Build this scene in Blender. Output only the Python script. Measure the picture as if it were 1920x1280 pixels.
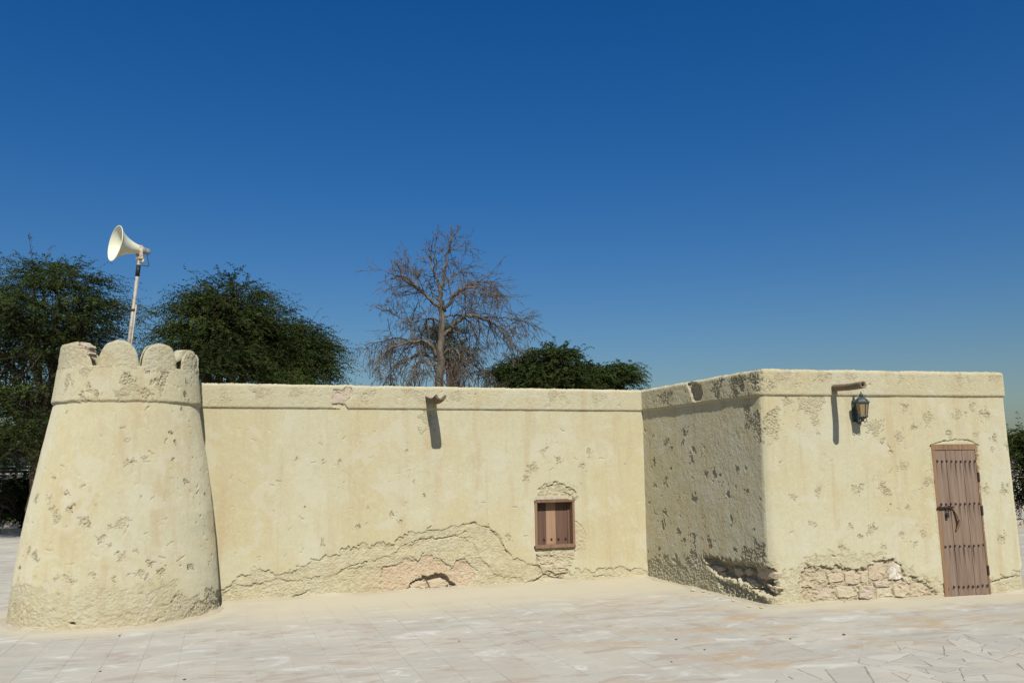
import bpy, math, random
import numpy as np
from mathutils import Vector, Matrix
for o in list(bpy.data.objects):
    bpy.data.objects.remove(o)
rnd = random.Random(7)
NR = np.random.default_rng(11)
scene = bpy.context.scene
col = scene.collection
rad = math.radians

# ------------------------------------------------------------------ camera
F_PX, PITCH, ROLL, EYE = 1593.0, rad(8.263), rad(-0.7823), 1.6
cam_f = np.array([0, math.cos(PITCH), math.sin(PITCH)])
cam_u0 = np.array([0, -math.sin(PITCH), math.cos(PITCH)])
cam_x0 = np.array([1.0, 0, 0])
cam_x = math.cos(ROLL) * cam_x0 + math.sin(ROLL) * cam_u0
cam_u = -math.sin(ROLL) * cam_x0 + math.cos(ROLL) * cam_u0
CAM = np.array([0, 0, EYE])
cd = bpy.data.cameras.new('camera')
cd.sensor_width = 36
cd.lens = F_PX / 1920 * 36
cd.clip_end = 3000
cam = bpy.data.objects.new('camera', cd)
col.objects.link(cam)
cam.matrix_world = Matrix(((cam_x[0], cam_u[0], -cam_f[0], 0), (cam_x[1], cam_u[1], -cam_f[1], 0),
                           (cam_x[2], cam_u[2], -cam_f[2], EYE), (0, 0, 0, 1)))
scene.camera = cam

# ------------------------------------------------------------------ sky and sun
SUN_AZ, SUN_EL = rad(169.5), rad(44.0)          # azimuth clockwise from +Y
w = bpy.data.worlds.new('World')
scene.world = w
w.use_nodes = True
nt = w.node_tree
nt.nodes.clear()
sky = nt.nodes.new('ShaderNodeTexSky')
sky.sky_type = 'NISHITA'
sky.sun_disc = False
sky.sun_elevation = SUN_EL
sky.sun_rotation = SUN_AZ
sky.altitude = 0
sky.air_density = 1.5
sky.dust_density = 1.0
sky.ozone_density = 10.0
bg = nt.nodes.new('ShaderNodeBackground')
bg.inputs['Strength'].default_value = 0.066
wo = nt.nodes.new('ShaderNodeOutputWorld')
hs = nt.nodes.new('ShaderNodeHueSaturation')
hs.inputs['Hue'].default_value = 0.511
hs.inputs['Saturation'].default_value = 1.26
nt.links.new(sky.outputs[0], hs.inputs['Color'])
nt.links.new(hs.outputs[0], bg.inputs[0])
nt.links.new(bg.outputs[0], wo.inputs[0])
sl = bpy.data.lights.new('sun', 'SUN')
sl.energy = 5.0
sl.angle = rad(0.53)
sl.color = (1.0, 0.96, 0.89)
sun = bpy.data.objects.new('sun', sl)
col.objects.link(sun)
to_sun = Vector((math.sin(SUN_AZ) * math.cos(SUN_EL), math.cos(SUN_AZ) * math.cos(SUN_EL), math.sin(SUN_EL)))
sun.rotation_euler = to_sun.to_track_quat('Z', 'Y').to_euler()
sun.location = (3, -10, 14)
vs_ = scene.view_settings
vs_.view_transform = 'Standard'
vs_.look = 'None'
vs_.exposure = 0.16
vs_.gamma = 1.0
vs_.use_curve_mapping = False

# ------------------------------------------------------------------ pixel helpers (a pixel gives a direction only)
def ray(px, py):
    d = cam_f + cam_x * (px - 960) / F_PX - cam_u * (py - 640) / F_PX
    return d / np.linalg.norm(d)
def at_dist(px, py, D):                          # point at horizontal distance D
    q = ray(px, py)
    return CAM + q * D / math.hypot(q[0], q[1])
def on_ground(px, py, z=0.0):
    q = ray(px, py)
    return CAM + q * (z - EYE) / q[2]

# ------------------------------------------------------------------ object helpers
def empty(name, loc=(0, 0, 0), parent=None):
    o = bpy.data.objects.new(name, None)
    o.empty_display_size = 0.1
    o.location = loc
    col.objects.link(o)
    if parent: o.parent = parent
    return o
def tag(o, label=None, cat=None, group=None, kind=None):
    if label: o['label'] = label
    if cat: o['category'] = cat
    if group: o['group'] = group
    if kind: o['kind'] = kind
    return o
def mesh_np(name, V, Fc, mat, parent=None, smooth=True, attr=None, origin=None):
    """V (n,3); Fc (m,k) int array of equal sized faces, or a list of such arrays"""
    V = np.asarray(V, dtype=np.float64).reshape(-1, 3)
    if origin is None and parent is not None:
        origin = np.array(parent.matrix_basis.translation if parent.parent is None else (0, 0, 0))
        origin = np.array(world_loc(parent))
    if origin is not None:
        V = V - np.asarray(origin)
    Fl = Fc if isinstance(Fc, list) and np.ndim(Fc[0]) == 2 else [Fc]
    Fl = [np.asarray(f, dtype=np.int32) for f in Fl if len(f)]
    me = bpy.data.meshes.new(name)
    me.vertices.add(len(V))
    me.vertices.foreach_set('co', V.astype(np.float32).ravel())
    nl = sum(f.size for f in Fl)
    me.loops.add(nl)
    me.loops.foreach_set('vertex_index', np.concatenate([f.ravel() for f in Fl]))
    tot = np.concatenate([np.full(len(f), f.shape[1], np.int32) for f in Fl])
    st = np.concatenate([[0], np.cumsum(tot)[:-1]]).astype(np.int32)
    me.polygons.add(len(tot))
    me.polygons.foreach_set('loop_start', st)
    me.polygons.foreach_set('loop_total', tot)
    me.polygons.foreach_set('use_smooth', np.full(len(tot), smooth))
    if attr is not None:
        for k, a in attr.items():
            ca = me.color_attributes.new(k, 'FLOAT_COLOR', 'POINT')
            full = np.ones((len(V), 4), np.float32)
            full[:, :a.shape[1]] = a
            ca.data.foreach_set('color', full.ravel())
    me.update(calc_edges=True)
    me.validate()
    if mat: me.materials.append(mat)
    o = bpy.data.objects.new(name, me)
    col.objects.link(o)
    if parent:
        o.parent = parent
    return o
def world_loc(o):
    p = np.zeros(3)
    while o is not None:
        p = p + np.array(o.location)
        o = o.parent
    return p
class MB:
    """collects shapes for one mesh"""
    def __init__(s): s.v = []; s.f = {}; s.n = 0
    def add(s, V, Fs):
        V = np.asarray(V, float).reshape(-1, 3)
        for f in (Fs if isinstance(Fs, list) and np.ndim(Fs[0]) == 2 else [Fs]):
            f = np.asarray(f, int)
            if f.size: s.f.setdefault(f.shape[1], []).append(f + s.n)
        s.v.append(V); s.n += len(V)
    def box(s, c, sx, sy, sz, ax=None, bev=0.0):
        """box at centre c, half sizes along axes ax (3 row vectors)"""
        ax = np.eye(3) if ax is None else np.asarray(ax, float)
        b = bev
        if b <= 0:
            P = [(x, y, z) for x in (-sx, sx) for y in (-sy, sy) for z in (-sz, sz)]
            s.add(np.array(P) @ ax + np.asarray(c), [(0, 1, 3, 2), (4, 6, 7, 5), (0, 4, 5, 1), (2, 3, 7, 6), (0, 2, 6, 4), (1, 5, 7, 3)])
            return
        idx = {}; P = []
        for x in (-1, 1):
            for y in (-1, 1):
                for z in (-1, 1):
                    for k in range(3):
                        q = [x * sx, y * sy, z * sz]
                        for m in range(3):
                            if m != k: q[m] -= (x, y, z)[m] * b
                        idx[(x, y, z, k)] = len(P); P.append(q)
        Q = []; T = []
        I = (-1, 1)
        for k in range(3):
            a, c2 = [m for m in range(3) if m != k]
            for sgn in I:
                def g(i, j):
                    t = [0, 0, 0]; t[k] = sgn; t[a] = i; t[c2] = j
                    return idx[(t[0], t[1], t[2], k)]
                Q.append((g(-1, -1), g(1, -1), g(1, 1), g(-1, 1)))
        for k in range(3):           # edges along axis k
            a, c2 = [m for m in range(3) if m != k]
            for i in I:
                for j in I:
                    def g(e, kk):
                        t = [0, 0, 0]; t[k] = e; t[a] = i; t[c2] = j
                        return idx[(t[0], t[1], t[2], kk)]
                    Q.append((g(-1, a), g(1, a), g(1, c2), g(-1, c2)))
        for x in I:
            for y in I:
                for z in I: T.append((idx[(x, y, z, 0)], idx[(x, y, z, 1)], idx[(x, y, z, 2)]))
        s.add(np.array(P) @ ax + np.asarray(c), [Q, T])
    def tube(s, pts, radii, n=6, cap=True):
        pts = np.asarray(pts, float); m = len(pts)
        radii = np.broadcast_to(np.asarray(radii, float), (m,))
        t = np.gradient(pts, axis=0); t /= np.linalg.norm(t, axis=1)[:, None] + 1e-9
        up = np.array([0, 0, 1.0]) if abs(t[0][2]) < 0.9 else np.array([1.0, 0, 0])
        e1 = np.cross(t, up); ln = np.linalg.norm(e1, axis=1)
        e1[ln < 1e-3] = np.cross(t[ln < 1e-3], [0.3, 1, 0.1]); e1 /= np.linalg.norm(e1, axis=1)[:, None]
        e2 = np.cross(t, e1)
        a = np.linspace(0, 2 * np.pi, n, endpoint=False)
        V = pts[:, None, :] + radii[:, None, None] * (np.cos(a)[None, :, None] * e1[:, None, :] + np.sin(a)[None, :, None] * e2[:, None, :])
        i = np.arange(m - 1)[:, None]; j = np.arange(n)[None, :]
        q = np.stack([i * n + j, i * n + (j + 1) % n, (i + 1) * n + (j + 1) % n, (i + 1) * n + j], -1).reshape(-1, 4)
        Fs = [q]
        V = V.reshape(-1, 3)
        if cap and n > 2:
            V = np.vstack([V, pts[0], pts[-1]])
            k = m * n; jj = np.arange(n)
            Fs.append(np.stack([(jj + 1) % n, jj, np.full(n, k)], -1))
            Fs.append(np.stack([(m - 1) * n + jj, (m - 1) * n + (jj + 1) % n, np.full(n, k + 1)], -1))
        s.add(V, Fs)
    def lathe(s, prof, n, c=(0, 0, 0), ax=None, rot=0.0, closed=False):
        """profile [(r, h)], axis = third row of ax"""
        ax = np.eye(3) if ax is None else np.asarray(ax, float)
        prof = np.asarray(prof, float); m = len(prof)
        a = np.linspace(0, 2 * np.pi, n, endpoint=False) + rot
        V = np.stack([prof[:, 0:1] * np.cos(a), prof[:, 0:1] * np.sin(a), np.repeat(prof[:, 1:2], n, 1)], -1).reshape(-1, 3)
        i = np.arange(m - 1)[:, None]; j = np.arange(n)[None, :]
        q = np.stack([i * n + j, i * n + (j + 1) % n, (i + 1) * n + (j + 1) % n, (i + 1) * n + j], -1).reshape(-1, 4)
        s.add(V @ ax + np.asarray(c), q)
    def build(s, name, mat, parent=None, smooth=False, origin=None):
        return mesh_np(name, np.vstack(s.v), [np.vstack(v) for v in s.f.values()], mat, parent, smooth, None, origin)

# ------------------------------------------------------------------ numpy noise
def smooth(a, b, x):
    t = np.clip((x - a) / (b - a), 0, 1)
    return t * t * (3 - 2 * t)
def pnoise(x, y, seed=0):
    x = np.asarray(x, float); y = np.asarray(y, float)
    xi = np.floor(x).astype(np.int64); yi = np.floor(y).astype(np.int64)
    fx = x - xi; fy = y - yi
    def h(a, b):
        n = (a * 374761393 + b * 668265263 + seed * 974634777) & 0xffffffff
        n = ((n ^ (n >> 13)) * 1274126177) & 0xffffffff
        n = (n ^ (n >> 16)) & 0xffff
        ang = n * (2 * np.pi / 65536)
        return np.cos(ang), np.sin(ang)
    ux = fx * fx * fx * (fx * (fx * 6 - 15) + 10); uy = fy * fy * fy * (fy * (fy * 6 - 15) + 10)
    def dot(dx, dy):
        c, s = h(xi + dx, yi + dy)
        return c * (fx - dx) + s * (fy - dy)
    a = dot(0, 0) * (1 - ux) + dot(1, 0) * ux
    b = dot(0, 1) * (1 - ux) + dot(1, 1) * ux
    return (a * (1 - uy) + b * uy) * 1.5
def fbm(x, y, oct=4, seed=0, gain=0.5):
    s = 0; a = 1.0; k = 1.0
    for o in range(oct):
        s = s + a * pnoise(x * k, y * k, seed + o * 17); a *= gain; k *= 2.03
    return s
def ridged(x, y, oct=3, seed=0):
    s = 0; a = 1.0; k = 1.0
    for o in range(oct):
        s = s + a * (1 - 2.2 * np.abs(pnoise(x * k, y * k, seed + o * 31))); a *= 0.5; k *= 2.1
    return s

# ------------------------------------------------------------------ node helpers
class NT:
    def __init__(s, name):
        s.m = bpy.data.materials.new(name); s.m.use_nodes = True
        s.t = s.m.node_tree; s.t.nodes.clear()
        s.out = s.t.nodes.new('ShaderNodeOutputMaterial')
        s.b = s.t.nodes.new('ShaderNodeBsdfPrincipled')
        s.t.links.new(s.b.outputs[0], s.out.inputs[0])
        s.b.inputs['Roughness'].default_value = 0.9
        s.b.inputs['Specular IOR Level'].default_value = 0.2
        s._pos = None
    def N(s, t, **kw):
        n = s.t.nodes.new(t)
        for k, v in kw.items(): setattr(n, k, v)
        return n
    def set(s, inp, v):
        if isinstance(v, bpy.types.NodeSocket): s.t.links.new(v, inp)
        elif v is not None:
            try: inp.default_value = v
            except Exception: inp.default_value = (*v, 1) if len(v) == 3 else v
    def P(s, key, v): s.set(s.b.inputs[key], v)
    def pos(s, kind='pos'):
        if kind == 'pos': return s.N('ShaderNodeNewGeometry').outputs['Position']
        return s.N('ShaderNodeTexCoord').outputs[kind]
    def mapv(s, v, scale=(1, 1, 1), rot=(0, 0, 0), loc=(0, 0, 0)):
        n = s.N('ShaderNodeMapping'); s.set(n.inputs[0], v)
        n.inputs['Scale'].default_value = scale; n.inputs['Rotation'].default_value = rot; n.inputs['Location'].default_value = loc
        return n.outputs[0]
    def noise(s, v, scale, detail=4, rough=0.55, dist=0.0, color=False):
        n = s.N('ShaderNodeTexNoise'); s.set(n.inputs['Vector'], v)
        n.inputs['Scale'].default_value = scale; n.inputs['Detail'].default_value = detail
        n.inputs['Roughness'].default_value = rough; n.inputs['Distortion'].default_value = dist
        return n.outputs['Color' if color else 'Fac']
    def math(s, op, a, b=None, c=None, clamp=False):
        n = s.N('ShaderNodeMath', operation=op); n.use_clamp = clamp
        s.set(n.inputs[0], a)
        if b is not None: s.set(n.inputs[1], b)
        if c is not None: s.set(n.inputs[2], c)
        return n.outputs[0]
    def vmath(s, op, a, b=None):
        n = s.N('ShaderNodeVectorMath', operation=op); s.set(n.inputs[0], a)
        if b is not None: s.set(n.inputs[1], b)
        return n.outputs['Value'] if op in ('DOT_PRODUCT', 'LENGTH', 'DISTANCE') else n.outputs[0]
    def ss(s, a, b, x):                        # smoothstep 0..1
        n = s.N('ShaderNodeMapRange'); n.interpolation_type = 'SMOOTHSTEP'
        s.set(n.inputs['Value'], x)
        lo, hi, t0, t1 = (a, b, 0, 1) if a < b else (b, a, 1, 0)
        for k, v in (('From Min', lo), ('From Max', hi), ('To Min', t0), ('To Max', t1)): n.inputs[k].default_value = v
        return n.outputs[0]
    def mix(s, f, a, b, mode='MIX'):
        n = s.N('ShaderNodeMix', data_type='RGBA', blend_type=mode)
        s.set(n.inputs[0], f); s.set(n.inputs[6], a); s.set(n.inputs[7], b)
        return n.outputs[2]
    def bump(s, h, strength=0.5, dist=0.01, normal=None):
        n = s.N('ShaderNodeBump'); n.inputs['Strength'].default_value = strength; n.inputs['Distance'].default_value = dist
        s.set(n.inputs['Height'], h)
        if normal is not None: s.set(n.inputs['Normal'], normal)
        return n.outputs[0]
    def attr(s, name):
        n = s.N('ShaderNodeAttribute'); n.attribute_name = name; return n
    def sep(s, v):
        n = s.N('ShaderNodeSeparateXYZ'); s.set(n.inputs[0], v); return n.outputs
    def rand(s): return s.N('ShaderNodeObjectInfo').outputs['Random']
def C(r, g, b): return (r, g, b, 1)

# ------------------------------------------------------------------ materials
def make_plaster():
    m = NT('plaster'); p = m.pos()
    d = m.sep(m.attr('dmg').outputs['Vector'])           # x undercoat, y pink stone, z rough
    big = m.noise(p, 0.9, 3, 0.5)
    strk = m.noise(m.mapv(p, (4.5, 4.5, 0.45)), 1.0, 5, 0.62)
    fine = m.noise(p, 60, 4, 0.65)
    mid = m.noise(p, 9, 5, 0.6)
    c = m.mix(m.ss(0.40, 0.60, big), C(0.476, 0.445, 0.302), C(0.468, 0.418, 0.258))
    c = m.mix(m.math('MULTIPLY', m.ss(0.50, 0.68, strk), 0.62), c, C(0.43, 0.345, 0.20))
    c = m.mix(m.math('MULTIPLY', m.ss(0.57, 0.70, m.noise(m.mapv(p, (13, 13, 0.9)), 1.0, 4, 0.6)), 0.28), c, C(0.37, 0.33, 0.215))
    c = m.mix(m.math('MULTIPLY', m.ss(0.55, 0.72, mid), 0.35), c, C(0.53, 0.50, 0.355))
    c = m.mix(m.math('MULTIPLY', m.ss(0.56, 0.75, fine), 0.28), c, C(0.36, 0.32, 0.21))
    spk = m.noise(p, 95, 3, 0.7)
    c = m.mix(m.math('MULTIPLY', m.ss(0.62, 0.74, spk), 0.55), c, C(0.30, 0.26, 0.155))
    mot = m.noise(p, 24, 5, 0.7)
    c = m.mix(m.math('MULTIPLY', m.ss(0.48, 0.70, mot), 0.30), c, C(0.385, 0.345, 0.215))
    c = m.mix(m.math('MULTIPLY', m.ss(0.48, 0.30, mot), 0.30), c, C(0.56, 0.53, 0.40))
    pat = m.noise(p, 2.6, 4, 0.6, 0.6)
    c = m.mix(m.math('MULTIPLY', m.ss(0.53, 0.60, pat), 0.45), c, C(0.50, 0.478, 0.365))
    pat2 = m.noise(m.mapv(p, (1, 1, 1), loc=(7, 2, 5)), 3.4, 5, 0.65, 0.5)
    c = m.mix(m.math('MULTIPLY', m.ss(0.56, 0.68, pat2), 0.35), c, C(0.41, 0.36, 0.24))
    uc = m.mix(m.ss(0.35, 0.65, m.noise(p, 14, 4, 0.65)), C(0.425, 0.372, 0.228), C(0.54, 0.485, 0.325))
    c = m.mix(m.math('MULTIPLY', d[0], 0.75), c, uc)
    st = m.mix(m.ss(0.35, 0.65, m.noise(p, 11, 4, 0.6)), C(0.50, 0.372, 0.245), C(0.52, 0.43, 0.30))
    c = m.mix(d[1], c, st)
    m.P('Base Color', c)
    m.P('Roughness', 0.95); m.P('Specular IOR Level', 0.1)
    m.P('Diffuse Roughness', 0.6)
    rough = m.math('ADD', m.math('MULTIPLY', d[2], 0.95), 0.10)
    h = m.math('ADD', m.math('MULTIPLY', m.noise(p, 48, 6, 0.78), rough), m.math('MULTIPLY', m.noise(p, 160, 3, 0.6), 0.10))
    m.P('Normal', m.bump(h, 0.9, 0.030))
    return m.m
def make_stone(name, a, b, sc=14):
    m = NT(name); p = m.pos(); r = m.rand()
    n1 = m.noise(p, sc, 5, 0.62)
    c = m.mix(m.ss(0.3, 0.7, n1), a, b)
    c = m.mix(m.math('MULTIPLY', r, 0.4), c, C(0.48, 0.42, 0.29))
    c = m.mix(m.math('MULTIPLY', m.ss(0.40, 0.60, m.noise(p, 16, 5, 0.7)), 0.85), c, C(0.465, 0.415, 0.275))
    c = m.mix(m.math('MULTIPLY', m.ss(0.55, 0.75, m.noise(p, 70, 3, 0.6)), 0.4), c, C(0.33, 0.24, 0.17))
    m.P('Base Color', c); m.P('Diffuse Roughness', 0.6)
    m.P('Normal', m.bump(m.noise(p, 45, 6, 0.7), 0.8, 0.02))
    return m.m
def make_wood(name, a, b, dark, stud_rows=(), stud_pitch=0.07, pale=None):
    """a, b plank tones; object space: x across, z up"""
    m = NT(name); p = m.pos('Object'); r = m.rand()
    off = m.N('ShaderNodeCombineXYZ'); m.set(off.inputs[0], m.math('MULTIPLY', r, 7.0)); m.set(off.inputs[2], m.math('MULTIPLY', r, 3.0))
    q = m.vmath('ADD', p, off.outputs[0])
    g = m.noise(m.mapv(q, (48, 48, 1.6)), 1.0, 6, 0.7, 0.5)
    g2 = m.noise(m.mapv(q, (16, 16, 1.0)), 1.0, 3, 0.55, 0.8)
    c = m.mix(m.ss(0.3, 0.7, g), a, b)
    c = m.mix(m.math('MULTIPLY', m.ss(0.5, 0.75, g2), 0.65), c, dark)
    c = m.mix(m.math('MULTIPLY', m.math('SUBTRACT', r, 0.35), 0.5, clamp=True), c, pale or b)
    c = m.mix(m.math('MULTIPLY', m.math('SUBTRACT', 0.75, r), 0.55, clamp=True), c, dark)
    if stud_rows:
        x, y, z = m.sep(p)
        ph = m.math('MULTIPLY', x, 2 * math.pi / stud_pitch)
        st = m.ss(-0.1, 0.9, m.math('COSINE', ph))
        tot = None
        for z0, ln in stud_rows:
            k = m.math('MULTIPLY', m.ss(z0 - ln, z0 - 0.01, z), m.math('LESS_THAN', z, z0))
            tot = k if tot is None else m.math('ADD', tot, k)
        f = m.math('MULTIPLY', m.math('MULTIPLY', st, m.math('POWER', tot, 1.6)), m.ss(0.36, 0.58, m.noise(m.mapv(q, (20, 20, 0.7), loc=(8, 0, 3)), 1.0, 3, 0.6)))
        c = m.mix(m.math('MULTIPLY', f, 0.9, clamp=True), c, C(0.035, 0.027, 0.022))
    m.P('Base Color', c); m.P('Roughness', 0.75)
    gw = m.noise(m.mapv(q, (24, 24, 0.8), loc=(3, 1, 2)), 1.0, 4, 0.65, 0.4)
    c = m.mix(m.math('MULTIPLY', m.ss(0.55, 0.70, gw), 0.30), c, C(0.30, 0.24, 0.185))
    m.P('Base Color', c)
    m.P('Normal', m.bump(g, 0.8, 0.006))
    return m.m
def make_plain(name, c, rough=0.6, metal=0.0, var=0.25, sc=30, c2=None, bump=0.2):
    m = NT(name); p = m.pos('Object')
    n = m.noise(p, sc, 4, 0.6)
    c2 = c2 or C(*(x * (1 - var) for x in c[:3]))
    m.P('Base Color', m.mix(m.ss(0.35, 0.7, n), c, c2))
    m.P('Roughness', rough); m.P('Metallic', metal)
    if bump: m.P('Normal', m.bump(m.noise(p, sc * 2.5, 3, 0.6), bump, 0.004))
    return m.m
def make_leaf(name, a, b, sc=0.9, trans=0.25):
    m = NT(name); p = m.pos()
    n = m.noise(p, sc, 3, 0.5); n2 = m.noise(p, 9, 2, 0.5)
    c = m.mix(m.ss(0.35, 0.65, n), a, b)
    c = m.mix(m.math('MULTIPLY', m.ss(0.5, 0.72, n2), 0.6), c, C(b[0] * 1.45, b[1] * 1.3, b[2] * 1.1))
    c = m.mix(m.math('MULTIPLY', m.ss(0.54, 0.66, m.noise(m.mapv(p, (1, 1, 1), loc=(9, 4, 2)), 1.6, 3, 0.55)), 0.55), c, C(0.075, 0.062, 0.022))
    c = m.mix(1.0, c, m.attr('tint').outputs['Color'], 'MULTIPLY')
    m.P('Base Color', c); m.P('Roughness', 0.8); m.P('Specular IOR Level', 0.06)
    tr = m.N('ShaderNodeBsdfTranslucent'); m.set(tr.inputs[0], c)
    mx = m.N('ShaderNodeMixShader'); mx.inputs[0].default_value = trans
    m.t.links.new(m.b.outputs[0], mx.inputs[1]); m.t.links.new(tr.outputs[0], mx.inputs[2]); m.t.links.new(mx.outputs[0], m.out.inputs[0])
    return m.m
def make_bark(name, a, b):
    m = NT(name); p = m.pos()
    n = m.noise(m.mapv(p, (14, 14, 3)), 1.0, 5, 0.65)
    m.P('Base Color', m.mix(m.ss(0.35, 0.65, n), a, b)); m.P('Roughness', 0.95)
    m.P('Normal', m.bump(n, 0.8, 0.03))
    return m.m

# plan of the place ------------------------------------------------
PL = np.array([[-3.544, 10.670], [1.906, 12.516], [2.878, 9.826], [6.156, 10.618]])   # wall at tower, inner corner, outer corner, right end
def unit(v): return v / np.linalg.norm(v)
D1 = unit(PL[1] - PL[0]); D2 = unit(PL[2] - PL[1]); D3 = unit(PL[3] - PL[2])
def nrm(d): return np.array([d[1], -d[0]])                    # outward for our walking direction
N1, N2, N3 = nrm(D1), nrm(D2), nrm(D3)
TC = np.array([-4.515, 9.976])                                # tower axis
TF = unit(-TC); TR = np.array([-TF[1], TF[0]])                # towards the camera, and to its right hand
TZ = np.array([-0.06, 0.0, 0.1, 0.55, 1.12, 1.67, 2.36, 2.78, 3.1])
TRR = np.array([1.112, 1.105, 1.093, 1.05, 0.985, 0.896, 0.775, 0.74, 0.732])
def tower_r(z): return np.interp(z, TZ, TRR)
if TR[0] < 0: TR = -TR
H_GROOVE, H_TOP = 2.372, 2.668

def make_pavement(kind):
    """kind: 'sheet' (joints in the material), 'tile' or 'flag' (joints are gaps)"""
    m = NT('paving_' + kind); p = m.pos()
    a = m.vmath('DOT_PRODUCT', p, (D1[0], D1[1], 0)); b = m.vmath('DOT_PRODUCT', p, (N1[0], N1[1], 0))
    ab = m.N('ShaderNodeCombineXYZ'); m.set(ab.inputs[0], a); m.set(ab.inputs[1], b)
    q = ab.outputs[0]
    n1 = m.noise(m.mapv(q, (0.8, 1.5, 1)), 1.0, 5, 0.6, 0.3)
    n2 = m.noise(m.mapv(q, (2.0, 4.2, 1)), 1.0, 7, 0.66, 0.9)
    n3 = m.noise(m.mapv(q, (1.1, 2.1, 1), loc=(5, 3, 0)), 1.0, 4, 0.6, 0.4)
    n4 = m.noise(q, 38, 5, 0.7)
    if kind == 'sheet':
        fl = m.N('ShaderNodeVectorMath', operation='FLOOR'); m.set(fl.inputs[0], m.mapv(q, (1 / 0.30, 1 / 0.30, 0)))
        wn = m.N('ShaderNodeTexWhiteNoise', noise_dimensions='3D'); m.set(wn.inputs[0], fl.outputs[0]); trnd = wn.outputs['Value']
    else: trnd = m.rand()
    sh = m.N('ShaderNodeCombineXYZ'); m.set(sh.inputs[0], m.math('MULTIPLY', trnd, 9.0)); m.set(sh.inputs[1], m.math('MULTIPLY', trnd, 23.0))
    vein = m.noise(m.mapv(m.vmath('ADD', q, sh.outputs[0]), (4, 17, 1)), 1.0, 5, 0.62, 0.8)
    c = m.mix(m.ss(0.35, 0.65, n1), C(0.325, 0.314, 0.262), C(0.38, 0.361, 0.292))
    if kind == 'flag':
        c = m.mix(m.math('MULTIPLY', m.rand(), 0.8), C(0.325, 0.308, 0.258), C(0.425, 0.402, 0.338))
        c = m.mix(m.math('MULTIPLY', m.ss(0.5, 0.7, n2), 0.4), c, C(0.28, 0.265, 0.225))
        c = m.mix(m.math('MULTIPLY', m.ss(0.5, 0.62, n3), 0.6), c, C(0.40, 0.36, 0.28))
        c = m.mix(m.math('MULTIPLY', m.ss(0.55, 0.68, vein), 0.4), c, C(0.27, 0.24, 0.20))
    else:
        c = m.mix(m.math('MULTIPLY', trnd, 0.5 if kind == 'tile' else 0.25), c, C(0.325, 0.285, 0.232))
        c = m.mix(m.math('MULTIPLY', m.ss(0.53, 0.62, n2), 0.7), c, C(0.285, 0.235, 0.18))
        c = m.mix(m.math('MULTIPLY', m.ss(0.44, 0.34, n2), 0.6), c, C(0.50, 0.49, 0.455))
        x, y, z = m.sep(p)
        och = m.math('MULTIPLY', m.ss(0.50, 0.66, n3), m.ss(-1.0, 2.5, x))
        c = m.mix(m.math('MULTIPLY', och, 0.75), c, C(0.34, 0.25, 0.145))
        c = m.mix(m.math('MULTIPLY', m.ss(0.56, 0.70, vein), 0.45), c, C(0.47, 0.455, 0.415))
        c = m.mix(m.math('MULTIPLY', m.ss(0.42, 0.30, vein), 0.4), c, C(0.28, 0.235, 0.195))
    c = m.mix(m.math('MULTIPLY', m.ss(0.55, 0.75, n4), 0.3), c, C(0.30, 0.26, 0.21))
    # wind-blown sand along the feet of the walls
    rel = m.vmath('SUBTRACT', p, (PL[0][0], PL[0][1], 0))
    dm = m.vmath('DOT_PRODUCT', rel, (N1[0], N1[1], 0))
    rel3 = m.vmath('SUBTRACT', p, (PL[2][0], PL[2][1], 0))
    df = m.math('ABSOLUTE', m.vmath('DOT_PRODUCT', rel3, (N3[0], N3[1], 0)))
    dt = m.math('SUBTRACT', m.vmath('DISTANCE', p, (TC[0], TC[1], 0)), 1.1)
    al = m.vmath('DOT_PRODUCT', rel, (D1[0], D1[1], 0))
    wob = m.math('MULTIPLY', m.math('SUBTRACT', m.noise(q, 1.6, 4, 0.6), 0.5), 1.6)
    s1 = m.math('MULTIPLY', m.ss(2.5, 0.7, m.math('ADD', dm, wob)), m.math('MULTIPLY', m.ss(6.9, 6.0, al), m.ss(-0.8, 0.8, al)))
    s2 = m.math('MULTIPLY', m.ss(0.75, 0.15, m.math('ADD', df, wob)), m.ss(5.0, 5.8, al))
    s3 = m.ss(0.5, 0.03, m.math('ADD', dt, m.math('MULTIPLY', wob, 0.3)))
    sd = m.math('MAXIMUM', m.math('MAXIMUM', s1, s2), s3)
    c = m.mix(m.math('MULTIPLY', sd, 0.9), c, m.mix(n4, C(0.435, 0.395, 0.285), C(0.40, 0.352, 0.248)))
    h = m.math('ADD', m.math('MULTIPLY', n2, 0.5), m.math('MULTIPLY', n4, 0.22))
    if kind == 'sheet':
        T = 0.30
        fa = m.math('ABSOLUTE', m.math('SUBTRACT', m.math('FRACT', m.math('DIVIDE', a, T)), 0.5))
        fb = m.math('ABSOLUTE', m.math('SUBTRACT', m.math('FRACT', m.math('DIVIDE', b, T)), 0.5))
        j = m.math('MULTIPLY', m.ss(0.488, 0.496, m.math('MAXIMUM', fa, fb)), m.math('MULTIPLY', m.math('SUBTRACT', 1.0, sd), m.ss(0.48, 0.60, m.noise(q, 0.9, 3, 0.6))))
        c = m.mix(m.math('MULTIPLY', j, 0.4), c, C(0.30, 0.26, 0.21))
        h = m.math('SUBTRACT', h, m.math('MULTIPLY', j, 0.3))
    m.P('Base Color', c); m.P('Roughness', 0.85); m.P('Specular IOR Level', 0.15); m.P('Diffuse Roughness', 0.4)
    m.P('Normal', m.bump(h, 0.35, 0.012))
    return m.m

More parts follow.
